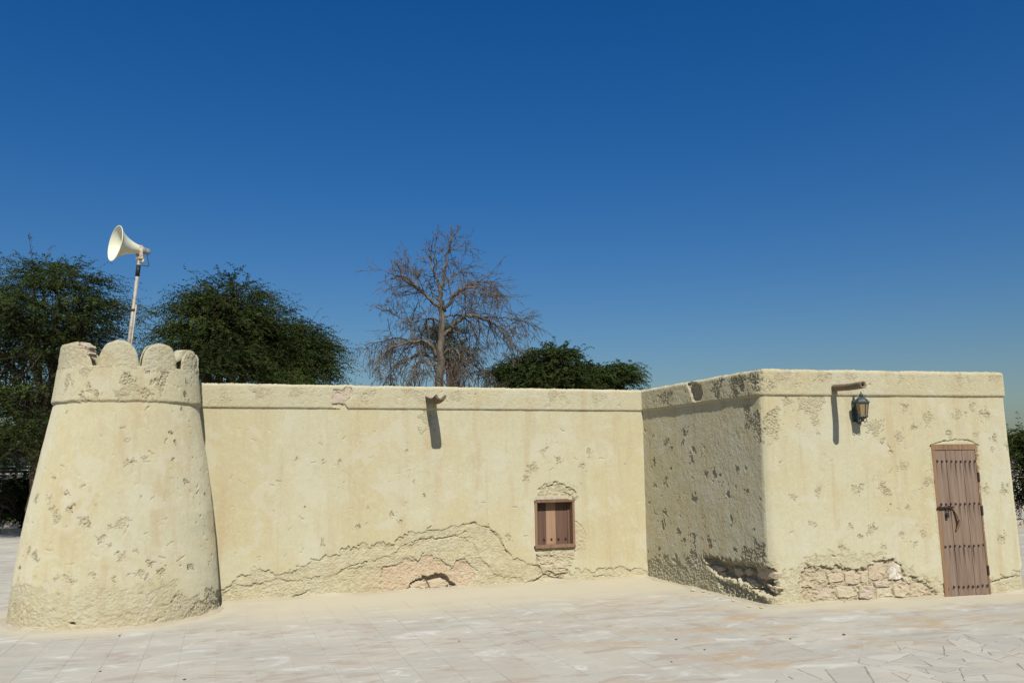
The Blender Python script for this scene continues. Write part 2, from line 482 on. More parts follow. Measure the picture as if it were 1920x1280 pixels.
M = {}
M['plaster'] = make_plaster()
M['stone_pink'] = make_stone('stone_pink', C(0.51, 0.40, 0.285), C(0.46, 0.345, 0.24))
M['stone_white'] = make_stone('stone_white', C(0.70, 0.67, 0.62), C(0.60, 0.56, 0.50))
M['stone_pale'] = make_stone('stone_pale', C(0.52, 0.46, 0.325), C(0.46, 0.395, 0.27))
M['stone_rose'] = make_stone('stone_rose', C(0.50, 0.40, 0.34), C(0.44, 0.34, 0.29))
M['pave'] = make_pavement('sheet')
M['tile'] = make_pavement('tile')
M['flag'] = make_pavement('flag')
M['grout'] = make_plain('paving_joint', C(0.23, 0.205, 0.165), 0.95, sc=6, c2=C(0.34, 0.305, 0.24))
mm = NT('sand'); p_ = mm.pos()
mm.P('Base Color', mm.mix(mm.noise(p_, 0.25, 5, 0.6), C(0.42, 0.36, 0.27), C(0.36, 0.30, 0.22)))
mm.P('Normal', mm.bump(mm.noise(p_, 6, 5, 0.6), 0.5, 0.05)); M['sand'] = mm.m
M['door_wood'] = make_wood('door_wood', C(0.215, 0.150, 0.106), C(0.120, 0.080, 0.056), C(0.060, 0.041, 0.030),
                           stud_rows=((1.56, 0.30), (1.05, 0.26), (0.56, 0.30), (0.10, 0.05)), stud_pitch=0.0665, pale=C(0.28, 0.20, 0.145))
M['jamb_wood'] = make_wood('jamb_wood', C(0.30, 0.19, 0.10), C(0.20, 0.115, 0.06), C(0.10, 0.06, 0.035), pale=C(0.36, 0.24, 0.12))
M['shutter_wood'] = make_wood('shutter_wood', C(0.175, 0.102, 0.067), C(0.11, 0.063, 0.042), C(0.06, 0.036, 0.026), pale=C(0.19, 0.115, 0.077))
M['shutter_pale'] = make_wood('shutter_pale', C(0.36, 0.235, 0.148), C(0.29, 0.18, 0.11), C(0.19, 0.115, 0.07))
M['frame_wood'] = make_wood('frame_wood', C(0.235, 0.145, 0.088), C(0.155, 0.092, 0.055), C(0.095, 0.053, 0.034), pale=C(0.31, 0.195, 0.12))
M['log_wood'] = make_wood('log_wood', C(0.21, 0.155, 0.098), C(0.12, 0.086, 0.054), C(0.055, 0.04, 0.028), pale=C(0.24, 0.18, 0.115))
M['grey_wood'] = make_wood('grey_wood', C(0.50, 0.44, 0.32), C(0.42, 0.36, 0.25), C(0.30, 0.25, 0.17))
M['iron'] = make_plain('iron', C(0.035, 0.028, 0.024), 0.6, 0.3, c2=C(0.07, 0.045, 0.03))
M['verdigris'] = make_plain('verdigris_metal', C(0.045, 0.055, 0.055), 0.5, 0.3, c2=C(0.075, 0.10, 0.10), sc=40)
mm = NT('amber_glass'); mm.P('Base Color', mm.mix(mm.noise(mm.pos('Object'), 18, 4, 0.6), C(0.30, 0.21, 0.09), C(0.20, 0.14, 0.07)))
mm.P('Roughness', 0.25); mm.P('Specular IOR Level', 0.5); M['amber'] = mm.m
M['cream_paint'] = make_plain('cream_paint', C(0.66, 0.66, 0.50), 0.45, var=0.10, sc=9, bump=0.05)
M['grey_plastic'] = make_plain('grey_plastic', C(0.26, 0.27, 0.28), 0.5, var=0.2)
M['galv'] = make_plain('galvanised_pipe', C(0.36, 0.35, 0.30), 0.6, 0.2, c2=C(0.25, 0.20, 0.14), sc=16)
M['rusty'] = make_plain('rusty_bracket', C(0.52, 0.47, 0.36), 0.7, 0.1, c2=C(0.28, 0.13, 0.06), sc=22)
M['black_tape'] = make_plain('black_tape', C(0.02, 0.021, 0.025), 0.5)
M['white_paint'] = make_plain('white_paint', C(0.75, 0.75, 0.72), 0.6, var=0.1)
M['leaf_dark'] = make_leaf('foliage_dark', C(0.028, 0.044, 0.013), C(0.052, 0.074, 0.019))
M['leaf_mid'] = make_leaf('foliage_mid', C(0.028, 0.048, 0.014), C(0.052, 0.078, 0.020))
M['leaf_grey'] = make_leaf('foliage_grey', C(0.075, 0.10, 0.085), C(0.10, 0.125, 0.10), trans=0.15)
M['bark'] = make_bark('bark', C(0.11, 0.08, 0.055), C(0.055, 0.042, 0.03))
M['dead_bark'] = make_bark('dead_bark', C(0.150, 0.124, 0.093), C(0.068, 0.055, 0.041))
M['dark_metal'] = make_plain('dark_fence_metal', C(0.02, 0.024, 0.022), 0.6)
M['rubble'] = make_stone('rubble', C(0.60, 0.52, 0.42), C(0.50, 0.42, 0.33), 5)

# ------------------------------------------------------------------ ground
def quad_sheet(name, pts, z, mat):
    V = [(x, y, z) for x, y in pts]
    return mesh_np(name, V, [list(range(len(V)))], mat, smooth=False)
g = quad_sheet('ground', [(-900, -300), (900, -300), (900, 1500), (-900, 1500)], -0.035, M['sand'])
tag(g, kind='structure')
pave_far = 26.2
pv = quad_sheet('pavement', [(-30, -8), (30, -8), (30, 23.3), (-30, 27.6)], -0.0042, M['pave'])
tag(pv, kind='structure')

# crazy paving region (bottom right): a half plane in plan
CA = on_ground(1325, 1290)[:2]; CB = on_ground(1700, 1205)[:2]; CC = on_ground(1935, 1178)[:2]
def in_crazy(x, y):
    def side(p, a, b): return (b[0] - a[0]) * (p[1] - a[1]) - (b[1] - a[1]) * (p[0] - a[0])
    return side((x, y), CA, CB) < 0 and side((x, y), CB, CC) < 0 and x < 9 and y > 4.5
# square tiles that show largest
T = 0.30
def proj(P):
    d = np.asarray(P, float) - CAM
    z = d @ cam_f
    return 960 + F_PX * (d @ cam_x) / z, 640 - F_PX * (d @ cam_u) / z, z
cand = []
for i in range(-60, 60):
    for j in range(-80, 20):
        c2 = D1 * (i + 0.5) * T + N1 * (j + 0.5) * T
        if c2[1] < 4: continue
        x, y, z = proj((c2[0], c2[1], 0))
        if z < 1 or x < -60 or x > 1960 or y > 1310 or y < 1120: continue
        if in_crazy(*c2): continue
        if min((c2 - PL[0]) @ N1, 9) < 0.25 and x < 1250: continue
        if np.linalg.norm(c2 - TC) < 1.4: continue
        if (c2 - PL[2]) @ N3 < 0.5 and x > 1200: continue
        if x > 1500 and y < 1200: continue
        cand.append((z, c2))
cand.sort(key=lambda t: t[0])
tile_me = None
ang_t = math.atan2(D1[1], D1[0])
for z, c2 in cand[:300]:
    if tile_me is None:
        mb = MB(); mb.box((0, 0, 0), T / 2 - 0.0009, T / 2 - 0.0009, 0.006, bev=0.0008)
        o = mb.build('paving_tile', M['tile'], None, origin=(0, 0, 0)); tile_me = o.data
    else:
        o = bpy.data.objects.new('paving_tile', tile_me); col.objects.link(o)
    o.parent = pv
    o.location = (c2[0], c2[1], -0.0075 + rnd.uniform(-0.0009, 0.0006))
    o.rotation_euler = (rnd.uniform(-.002, .002), rnd.uniform(-.002, .002), ang_t)

# irregular flagstones: bounded Voronoi cells, each its own object
def clip(poly, nx, ny, d):
    out = []
    for i in range(len(poly)):
        a, b = poly[i], poly[(i + 1) % len(poly)]
        da = nx * a[0] + ny * a[1] - d; db = nx * b[0] + ny * b[1] - d
        if da <= 0: out.append(a)
        if (da < 0) != (db < 0):
            t = da / (da - db); out.append((a[0] + (b[0] - a[0]) * t, a[1] + (b[1] - a[1]) * t))
    return out
R2 = random.Random(5)
def area(p): return 0.5 * abs(sum(p[i][0] * p[(i + 1) % len(p)][1] - p[(i + 1) % len(p)][0] * p[i][1] for i in range(len(p))))
def split(p):
    A = area(p)
    if A < R2.choice((0.025, 0.06, 0.10, 0.17)) or len(p) < 3: return [p]
    cx = sum(q[0] for q in p) / len(p); cy = sum(q[1] for q in p) / len(p)
    i0, i1 = max(((i, j) for i in range(len(p)) for j in range(i)), key=lambda t: (p[t[0]][0] - p[t[1]][0]) ** 2 + (p[t[0]][1] - p[t[1]][1]) ** 2)
    a = math.atan2(p[i1][1] - p[i0][1], p[i1][0] - p[i0][0]) + R2.gauss(0, 0.42)
    f = R2.uniform(-0.18, 0.18) * math.sqrt(A)
    nx, ny = math.cos(a), math.sin(a); d = nx * cx + ny * cy + f
    A_, B_ = clip(p, nx, ny, d), clip(p, -nx, -ny, -d)
    if len(A_) < 3 or len(B_) < 3: return [p]
    return split(A_) + split(B_)
mort = MB()
for poly in split([(0.5, 4.7), (8.6, 4.7), (8.6, 9.8), (0.5, 9.8)]):
    cen = np.mean(poly, axis=0)
    wobble = 0.16 * math.sin(cen[0] * 5.3 + 1) + 0.12 * math.sin(cen[0] * 11 + cen[1] * 7)
    if not in_crazy(cen[0], cen[1] + wobble) or area(poly) < 0.004: continue
    px, py, pz = proj((cen[0], cen[1], 0))
    if px < 1200 or px > 2080 or py > 1420: continue
    n0 = len(poly); ccw = sum(poly[i][0] * poly[(i + 1) % n0][1] - poly[(i + 1) % n0][0] * poly[i][1] for i in range(n0)) > 0
    if not ccw: poly = poly[::-1]
    mort.add([(x, y, -0.0034) for x, y in poly], [np.arange(n0)[None, :]])
    sh_ = list(poly); g_ = R2.uniform(0.0025, 0.0048)
    for i in range(n0):
        ax_, ay_ = poly[i]; bx_, by_ = poly[(i + 1) % n0]; L = math.hypot(bx_ - ax_, by_ - ay_)
        if L < 1e-4: continue
        nx, ny = (by_ - ay_) / L, -(bx_ - ax_) / L
        sh_ = clip(sh_, nx, ny, nx * ax_ + ny * ay_ - g_)
        if len(sh_) < 3: break
    if len(sh_) < 3: continue
    pts = []
    for i in range(len(sh_)):
        a, b = np.array(sh_[i]), np.array(sh_[(i + 1) % len(sh_)]); L = np.linalg.norm(b - a)
        if L < 0.004: continue
        k = 1 if L < 0.05 else (2 if L < 0.2 else 4)
        for t in range(k):
            q = a + (b - a) * t / k
            q = q + (np.array([R2.gauss(0, .0035), R2.gauss(0, .0035)]) if t else (cen - a) * 0.03)
            pts.append(q)
    if len(pts) < 3: continue
    pts = np.array(pts); cc = pts.mean(0); n = len(pts)
    inn = cc + (pts - cc) * (1 - 0.006 / (np.linalg.norm(pts - cc, axis=1)[:, None] + .02))
    h = R2.uniform(-0.0015, 0.002)
    V = np.vstack([np.c_[inn, np.full(n, h)], np.c_[pts, np.full(n, h - 0.003)], np.c_[pts, np.full(n, -0.02)]]) - np.array([cc[0], cc[1], 0])
    k = np.arange(n); k1 = (k + 1) % n
    q1 = np.stack([k + n, k1 + n, k1, k], -1); q2 = np.stack([k + 2 * n, k1 + 2 * n, k1 + n, k + n], -1)
    o = mesh_np('flagstone', V, [np.vstack([q1, q2]), np.arange(n)[None, :]], M['flag'], None, smooth=False, origin=(0, 0, 0))
    o.parent = pv; o.location = (cc[0], cc[1], 0)
js = mort.build('mortar', M['grout'], None, origin=(0, 0, 0)); js.parent = pv

# ------------------------------------------------------------------ plastered surfaces: dense relief grids
class Surf:
    """height field over (u, v); D is depth taken away, A the colour mask"""
    def __init__(s, us, vs, seed, tile=0):
        s.us = np.asarray(us); s.vs = np.asarray(vs); s.seed = seed
        s.U, s.V = np.meshgrid(s.us, s.vs, indexing='ij')
        s.D = np.zeros(s.U.shape); s.A = np.zeros(s.U.shape + (3,)); s.k = seed
    def win(s, u0, u1, v0, v1):
        a, b = np.searchsorted(s.us, (u0, u1)); c, d = np.searchsorted(s.vs, (v0, v1))
        return (slice(a, b), slice(c, d))
    def base(s, amp=0.0035, fine=0.0007):
        s.D += amp * fbm(s.U * 1.7, s.V * 1.7, 3, s.seed) + 0.35 * amp * fbm(s.U * 7, s.V * 5, 3, s.seed + 5) + fine * fbm(s.U * 38, s.V * 38, 2, s.seed + 9)
    def flake(s, u, v, r):
        a = NR.uniform(-0.5, 1.2); n = 3
        p = [(u + r * 1.5 * (t - 0.5) * 2 * math.cos(a) * 0.7, v + r * 1.5 * (t - 0.5) * 2 * math.sin(a) * 0.7 + NR.normal(0, r * 0.35)) for t in (0, 0.5, 1)]
        s.crack(p, NR.uniform(0.0055, 0.0095), NR.uniform(0.010, 0.018), 0.008)
    def pit(s, u, v, r, depth=0.012, sq=1.0, rough=1.0):
        w_ = s.win(u - 1.7 * r, u + 1.7 * r, v - 1.7 * r / sq, v + 1.7 * r / sq)
        U, V = s.U[w_], s.V[w_]
        if U.size == 0: return
        s.k += 1
        d = np.hypot(U - u, (V - v) * sq) / r
        n = fbm(U * 0.8 / r + s.k * 3.7, V * 0.8 / r, 3, s.k) + 0.45 * fbm(U * 45, V * 45, 2, s.k)
        m = smooth(0.0, 0.16, 1 - d + n * 1.05 - 0.18)
        rn = np.clip(0.5 + 0.8 * fbm(U * 46, V * 52, 2, s.k + 3, 0.8), 0, 1.9)
        s.D[w_] += m * depth * (0.35 + rough * rn)
        s.A[w_ + (0,)] = np.maximum(s.A[w_ + (0,)], m * 0.8); s.A[w_ + (2,)] = np.maximum(s.A[w_ + (2,)], m)
    def dots(s, n, u0, u1, v0, v1, rmin=0.005, rmax=0.016, dep=0.011):
        for i in range(n):
            r = rmin + (rmax - rmin) * NR.random() ** 2.5
            u = NR.uniform(u0, u1); v = NR.uniform(v0, v1)
            w_ = s.win(u - 3 * r, u + 3 * r, v - 2 * r, v + 2 * r)
            U, V = s.U[w_], s.V[w_]
            if U.size == 0: continue
            e = NR.uniform(0.5, 1.3); t = NR.uniform(-0.9, 0.9)
            du = (U - u) * math.cos(t) + (V - v) * math.sin(t); dv = -(U - u) * math.sin(t) + (V - v) * math.cos(t)
            m = smooth(1.25, 0.45, np.hypot(du * e / r, dv / (e * r)))
            s.D[w_] += m * dep * NR.uniform(0.5, 1.2)
            s.A[w_ + (0,)] = np.maximum(s.A[w_ + (0,)], m * 0.8)
    def crack(s, pts, wd=0.009, depth=0.02, jit=0.012):
        pts = np.asarray(pts, float)
        w_ = s.win(pts[:, 0].min() - .06, pts[:, 0].max() + .06, pts[:, 1].min() - .06, pts[:, 1].max() + .06)
        U, V = s.U[w_], s.V[w_]
        if U.size == 0: return
        s.k += 1
        Uj = U + jit * fbm(U * 18, V * 18, 3, s.k); Vj = V + jit * fbm(U * 18, V * 18, 3, s.k + 7)
        best = np.full(U.shape, 9.0)
        for a, b in zip(pts[:-1], pts[1:]):
            d = b - a; t = np.clip(((Uj - a[0]) * d[0] + (Vj - a[1]) * d[1]) / (d @ d), 0, 1)
            best = np.minimum(best, np.hypot(Uj - a[0] - t * d[0], Vj - a[1] - t * d[1]))
        wv = wd * (0.75 + 0.6 * fbm(U * 9, V * 9, 2, s.k + 2))
        m = smooth(1.0, 0.35, best / np.maximum(wv, 0.003))
        s.D[w_] += m * depth
        s.A[w_ + (0,)] = np.maximum(s.A[w_ + (0,)], m * 0.6)
    def below(s, pts, depth, rough, edge=0.009, jit=0.05, chan=(0.7, 0, 0.55), u0=None, u1=None, fade=0.0, seed=0):
        """erosion below a boundary polyline (u, v)"""
        pts = np.asarray(pts, float)
        w_ = s.win(pts[0, 0] if u0 is None else u0, pts[-1, 0] if u1 is None else u1, -1, pts[:, 1].max() + 0.15)
        U, V = s.U[w_], s.V[w_]
        hb = np.interp(U, pts[:, 0], pts[:, 1]) + jit * (fbm(U * 7, V * 7, 4, s.seed + 40 + seed, 0.6))
        m = smooth(0, edge, hb - V)
        rn = 0.5 + 0.6 * fbm(U * 22, V * 26, 4, s.seed + 50 + seed, 0.62)
        lo = fbm(U * 5, V * 6, 3, s.seed + 57 + seed)
        gr = fbm(U * 52, V * 58, 2, s.seed + 63 + seed, 0.8)
        s.D[w_] += m * np.maximum(depth * (0.8 + 0.35 * lo) + rough * 0.45 * (rn - 0.5) + 0.0058 * gr, 0.002)
        for c_ in range(3):
            if chan[c_]: s.A[w_ + (c_,)] = np.maximum(s.A[w_ + (c_,)], m * chan[c_])
    def poly(s, pts, depth, rough=0.006, chan=(0.5, 0, 1), edge=0.012, jit=0.02, flat=None):
        pts = np.asarray(pts, float)
        w_ = s.win(pts[:, 0].min() - .08, pts[:, 0].max() + .08, pts[:, 1].min() - .08, pts[:, 1].max() + .08)
        U, V = s.U[w_], s.V[w_]
        if U.size == 0: return
        s.k += 1
        Uj = U + jit * fbm(U * 14, V * 14, 3, s.k, 0.6); Vj = V + jit * fbm(U * 14, V * 14, 3, s.k + 7, 0.6)
        inside = np.zeros(U.shape, bool); best = np.full(U.shape, 9.0)
        n = len(pts)
        for i in range(n):
            a, b = pts[i], pts[(i + 1) % n]; d = b - a
            t = np.clip(((Uj - a[0]) * d[0] + (Vj - a[1]) * d[1]) / (d @ d), 0, 1)
            best = np.minimum(best, np.hypot(Uj - a[0] - t * d[0], Vj - a[1] - t * d[1]))
            cr = ((a[1] > Vj) != (b[1] > Vj)) & (Uj < (b[0] - a[0]) * (Vj - a[1]) / (b[1] - a[1] + 1e-12) + a[0])
            inside ^= cr
        sd = np.where(inside, best, -best)
        m = smooth(0, edge, sd)
        rn = fbm(U * 24, V * 28, 4, s.k + 3, 0.62)
        if flat is None: s.D[w_] += m * np.maximum(depth + rough * rn, 0)
        else: s.D[w_] = s.D[w_] * (1 - m) + m * (flat + rough * rn)
        for c_ in range(3):
            if chan[c_]: s.A[w_ + (c_,)] = np.maximum(s.A[w_ + (c_,)], m * chan[c_])
            elif chan[c_] is None: s.A[w_ + (c_,)] *= (1 - m)
        return m
def grid_faces(nu, nv, keep=None, flip=False):
    i = np.arange(nu - 1)[:, None]; j = np.arange(nv - 1)[None, :]
    q = np.stack([i * nv + j, (i + 1) * nv + j, (i + 1) * nv + j + 1, i * nv + j + 1], -1)
    if flip: q = q[..., ::-1]
    q = q.reshape(-1, 4)
    if keep is not None: q = q[keep.ravel()]
    return q

# outline of the building in plan, walked with the outside on the right hand
BK = -D2                                              # towards the back
Pst = PL[0] - D1 * 0.75
P5 = PL[3] + BK * 6.0
P6 = Pst + BK * 3.2
def path(step):
    pos, nor, us = [], [], []
    u = 0.0
    def run(a, b, n, st, ends=True):
        nonlocal u
        L = np.linalg.norm(b - a); k = max(2, int(round(L / st)))
        for t in np.linspace(0, 1, k + 1)[(0 if not pos else 1):]:
            pos.append(a + (b - a) * t); nor.append(n); us.append(u + L * t)
        u += L
    def arc(c, n0, n1, r, k):
        nonlocal u
        a0 = math.atan2(n0[1], n0[0]); a1 = math.atan2(n1[1], n1[0])
        while a1 < a0: a1 += 2 * math.pi
        for t in np.linspace(0, 1, k + 1)[1:]:
            a = a0 + (a1 - a0) * t; n = np.array([math.cos(a), math.sin(a)])
            pos.append(c + n * r); nor.append(n); us.append(u + (a1 - a0) * r * t)
        u += (a1 - a0) * r
    marks = {}
    def corner(P, da, db, r):                          # convex corner trimmed by r
        na, nb = nrm(da), nrm(db)
        th = math.acos(np.clip(da @ db, -1, 1)); t = r * math.tan(th / 2)
        return P - da * t, P + db * t, P - da * t - na * r, na, nb
    marks[0] = (u, Pst)
    run(Pst, PL[1] - D1 * 0.002, N1, step)
    # concave corner: one mitred sample
    mit = unit(N1 + N2)
    pos.append(PL[1]); nor.append(mit * 1.2); us.append(u + 0.002); u += 0.004
    a1_, b1_, c1_, na, nb = corner(PL[2], D2, D3, 0.075)
    marks[1] = (u - 0.002, PL[1])
    run(PL[1] + D2 * 0.002, a1_, N2, step)
    arc(c1_, na, nb, 0.075, 12)
    a2_, b2_, c2_, na2, nb2 = corner(PL[3], D3, BK, 0.06)
    marks[2] = (u - np.linalg.norm(b1_ - PL[2]), PL[2])
    run(b1_, a2_, N3, step)
    arc(c2_, na2, nb2, 0.06, 10)
    u3 = u
    run(b2_, P5, nrm(BK), 0.05)
    return np.array(pos), np.array(nor), np.array(us), marks, u3
STEP = 0.0079
PP, PN, PU, MK, U_END = path(STEP)
def wall_uv(face, px, py):
    a, n, d = ((PL[0], N1, D1), (PL[1], N2, D2), (PL[2], N3, D3))[face]
    q = ray(px, py)
    t = (np.r_[a, 0] - CAM) @ np.r_[n, 0] / (q @ np.r_[n, 0])
    P = CAM + q * t
    u0, p0 = MK[face]
    return np.array([u0 + (P[:2] - p0) @ d, P[2]]), t / F_PX
def wall_xyz(face, u, v, out=0.0):
    d, n = ((D1, N1), (D2, N2), (D3, N3))[face]
    u0, p0 = MK[face]
    q = p0 + d * (u - u0) + n * out
    return np.array([q[0], q[1], v])
def UV(face, pts): return np.array([wall_uv(face, *p)[0] for p in pts])
def batter(v): return 0.035 * np.clip(1 - v / 2.4, 0, 1.02)

PITS = {0: [(476, 825, 3), (601, 832, 4), (646, 821, 4), (676, 828, 3), (557, 858, 4), (587, 866, 4), (606, 864, 4), (637, 864, 5), (695, 857, 4), (762, 844, 3),
            (766, 865, 4), (746, 886, 5), (768, 882, 3), (775, 901, 3), (434, 894, 3), (449, 900, 2), (457, 906, 2), (522, 902, 4), (510, 909, 3), (645, 901, 2), (796, 929, 4),
            (656, 951, 4), (689, 950, 3), (565, 970, 4), (737, 965, 7), (749, 976, 5), (544, 990, 4), (670, 988, 6), (686, 981, 3), (571, 950, 2), (759, 946, 3), (605, 1018, 7), (565, 1032, 5),
            (1054, 806, 5), (1018, 847, 9), (1025, 840, 4), (1049, 861, 9), (1105, 846, 7), (1126, 860, 5), (1092, 875, 8), (1080, 861, 4), (998, 878, 13), (985, 897, 7),
            (1033, 880, 5), (978, 827, 2), (906, 943, 2), (965, 953, 4), (953, 1007, 7), (1171, 870, 2), (985, 1005, 4), (1088, 906, 3), (536, 1040, 4), (487, 1043, 3)],
        1: [(1283, 810, 8), (1281, 830, 7), (1250, 830, 9), (1260, 840, 6), (1301, 843, 10), (1315, 853, 5), (1297, 863, 9), (1229, 867, 8), (1260, 877, 4), (1225, 818, 5),
            (1325, 888, 9), (1340, 886, 9), (1352, 890, 6), (1383, 879, 8), (1400, 877, 4), (1356, 906, 5), (1367, 927, 8), (1402, 921, 7), (1250, 904, 10), (1229, 910, 7),
            (1219, 942, 5), (1231, 963, 5), (1274, 938, 5), (1305, 933, 10), (1250, 961, 7), (1246, 984, 8), (1276, 996, 8), (1285, 1013, 8), (1375, 974, 8), (1416, 992, 4),
            (1319, 972, 3), (1381, 1029, 7), (1239, 1027, 8)],
        2: [(1477, 754, 12), (1698, 762, 11), (1738, 783, 14), (1798, 777, 13), (1822, 762, 9), (1849, 778, 13), (1713, 803, 7), (1684, 818, 11), (1654, 808, 4),
            (1863, 822, 8), (1873, 842, 5), (1859, 842, 5), (1887, 834, 5), (1668, 847, 5), (1693, 874, 12), (1668, 883, 5), (1635, 897, 5), (1605, 916, 11), (1658, 914, 12),
            (1485, 930, 8), (1534, 922, 8), (1727, 916, 5), (1461, 872, 5), (1885, 918, 12), (1847, 916, 7), (1521, 978, 8), (1592, 986, 6), (1635, 992, 12), (1611, 1004, 6),
            (1688, 1000, 6), (1729, 1002, 8), (1713, 1017, 6), (1482, 999, 4), (1876, 1010, 9), (1682, 954, 4), (1700, 950, 4), (1545, 852, 3), (1556, 865, 3), (1576, 1025, 8),
            (1654, 1023, 7), (1560, 1042, 5), (1530, 1048, 6), (1780, 815, 7), (1830, 815, 7)]}

# openings
wA, sc_ = wall_uv(0, 1001, 938); wB, _ = wall_uv(0, 1077, 1024)
WIN = (wA[0], wB[0], wB[1], wA[1])                      # u0, u1, z0, z1
dA, _ = wall_uv(2, 1745, 838); dB, _ = wall_uv(2, 1829, 838)
DOOR = (dA[0], dB[0], -0.03, dA[1] + 0.03)

# ---- main wall mesh
vs_w = np.arange(-0.05, 2.40, 0.0080)
S = Surf(PU, vs_w, 3)
S.base()
uv = lambda f, L: UV(f, L)
# eroded feet
S.below(uv(0, [(380, 1108), (420, 1100), (440, 1083), (480, 1068), (520, 1074), (560, 1062), (600, 1045), (640, 1030), (690, 1020), (735, 1017), (760, 1000), (800, 990), (850, 988), (885, 979),
               (915, 984), (935, 1003), (950, 1033), (962, 1046), (1000, 1058), (1040, 1072), (1100, 1066), (1160, 1060), (1200, 1066), (1214, 1070)]), 0.022, 0.013, 0.009)
S.below(uv(0, [(400, 1120), (440, 1098), (520, 1085), (590, 1084), (610, 1078), (650, 1066), (690, 1052), (720, 1040), (760, 1020), (800, 1008), (860, 1000), (885, 1010), (905, 1050), (930, 1075), (960, 1083), (1000, 1088)]),
        0.016, 0.010, 0.010, jit=0.035, seed=3)
S.poly(uv(0, [(712, 1112), (716, 1066), (745, 1056), (768, 1044), (783, 1052), (797, 1036), (822, 1046), (847, 1064), (858, 1050), (872, 1050), (892, 1072), (886, 1098)]), 0.014, 0.004, (0, 0.85, 0.35), jit=0.025)
S.poly(uv(0, [(660, 1118), (690, 1075), (715, 1066), (712, 1112)]), 0.002, 0.004, (0, 0.35, 0.6), jit=0.03)
S.poly(uv(0, [(758, 1108), (768, 1094), (785, 1083), (808, 1077), (832, 1074), (848, 1090), (856, 1098), (850, 1106)]), 0.075, 0.02, (0.6, 0.5, 1), jit=0.02)
for L in ([(640, 1068), (655, 1062), (690, 1052)], [(760, 1020), (790, 1010), (820, 1010), (860, 1003), (873, 995)], [(770, 1043), (785, 1053), (795, 1035)],
          [(820, 1045), (848, 1065), (857, 1050), (870, 1048), (895, 1070)], [(712, 1095), (718, 1062), (742, 1060)], [(884, 980), (915, 988), (935, 1008), (950, 1035)],
          [(545, 1122), (575, 1110), (582, 1105)]):
    S.crack(uv(0, L), 0.010, 0.022)
# round the window
S.poly(uv(0, [(1004, 937), (1008, 918), (1022, 908), (1040, 903), (1060, 908), (1080, 920), (1084, 937)]), 0.022, 0.012, (1, 0, 1), jit=0.03)
S.crack(uv(0, [(1008, 917), (1022, 907), (1040, 903), (1052, 906)]), 0.008, 0.02)
S.crack(uv(0, [(1056, 922), (1070, 928), (1078, 938)]), 0.008, 0.025); S.crack(uv(0, [(1063, 905), (1082, 916)]), 0.006, 0.015)
S.poly(uv(0, [(1000, 1024), (1078, 1024), (1076, 1050), (1066, 1066), (1058, 1088), (1010, 1086), (1008, 1056)]), 0.028, 0.014, (1, 0.15, 1), jit=0.025)
S.crack(uv(0, [(1078, 977), (1090, 985), (1098, 1005), (1096, 1030)]), 0.010, 0.02)
S.poly(uv(0, [(1076, 980), (1088, 985), (1096, 1005), (1095, 1035), (1078, 1030)]), 0.008, 0.006, (0.6, 0.15, 0.7), jit=0.02)
S.crack(uv(0, [(1000, 1089), (1016, 1080), (1022, 1076), (1035, 1082), (1056, 1084)]), 0.012, 0.05)
S.crack(uv(0, [(1110, 1080), (1130, 1078), (1150, 1080)]), 0.008, 0.02)
# side wall foot and cavity
S.below(uv(1, [(1216, 1045), (1260, 1045), (1300, 1050), (1340, 1050), (1390, 1045), (1450, 1045)]), 0.012, 0.016, 0.05, jit=0.10, seed=9)
m_cav = uv(1, [(1319, 1038), (1345, 1040), (1370, 1048), (1395, 1054), (1425, 1057), (1447, 1066), (1456, 1120), (1440, 1117), (1412, 1106), (1388, 1092), (1362, 1087), (1345, 1078), (1330, 1062)])
S.poly(m_cav, 0.10, 0.03, (0.7, 0.5, 1), edge=0.05, jit=0.04)
S.poly(uv(1, [(1385, 1090), (1410, 1098), (1450, 1085), (1456, 1120), (1440, 1117), (1412, 1106)]), 0.09, 0.02, (0.5, 0.3, 1), edge=0.04, jit=0.03)
S.poly(uv(1, [(1340, 1080), (1362, 1088), (1390, 1097), (1440, 1120), (1452, 1140), (1400, 1130), (1360, 1112)]), 0.02, 0.02, (0.6, 0.15, 1), edge=0.03, jit=0.03)
# front foot, with bare masonry
S.below(uv(2, [(1440, 1100), (1480, 1070), (1500, 1050), (1520, 1042), (1560, 1036), (1590, 1030), (1620, 1040), (1660, 1040), (1690, 1054), (1720, 1073), (1745, 1084), (1768, 1094)]), 0.014, 0.013, 0.02, jit=0.07, seed=13)
S.poly(uv(2, [(1494, 1082), (1510, 1058), (1540, 1064), (1575, 1058), (1600, 1068), (1630, 1055), (1650, 1050), (1674, 1046), (1690, 1060), (1695, 1078), (1720, 1085), (1740, 1096), (1757, 1112), (1752, 1130), (1560, 1132), (1505, 1128)]),
       0.030, 0.016, (0.6, 0.40, 1), jit=0.03)
S.below(uv(2, [(1846, 1092), (1870, 1080), (1900, 1070), (1920, 1064)]), 0.02, 0.014, 0.014, jit=0.05, seed=21)
for L in ([(1850, 1093), (1870, 1086), (1890, 1082), (1912, 1078)], [(1508, 1056), (1525, 1062), (1540, 1060), (1545, 1068)], [(1572, 1055), (1590, 1070), (1603, 1066), (1611, 1076)],
          [(1637, 1052), (1655, 1050), (1668, 1058)], [(1730, 1084), (1745, 1096)], [(1663, 960), (1668, 945)], [(1662, 830), (1672, 848)]):
    S.crack(uv(2, L), 0.008, 0.02)
S.crack(uv(2, [(1740, 842), (1748, 832), (1770, 826), (1800, 824), (1822, 827), (1834, 836)]), 0.012, 0.028)
S.crack(uv(2, [(1831, 838), (1836, 920), (1842, 1000), (1847, 1060), (1850, 1095)]), 0.016, 0.020, 0.016)
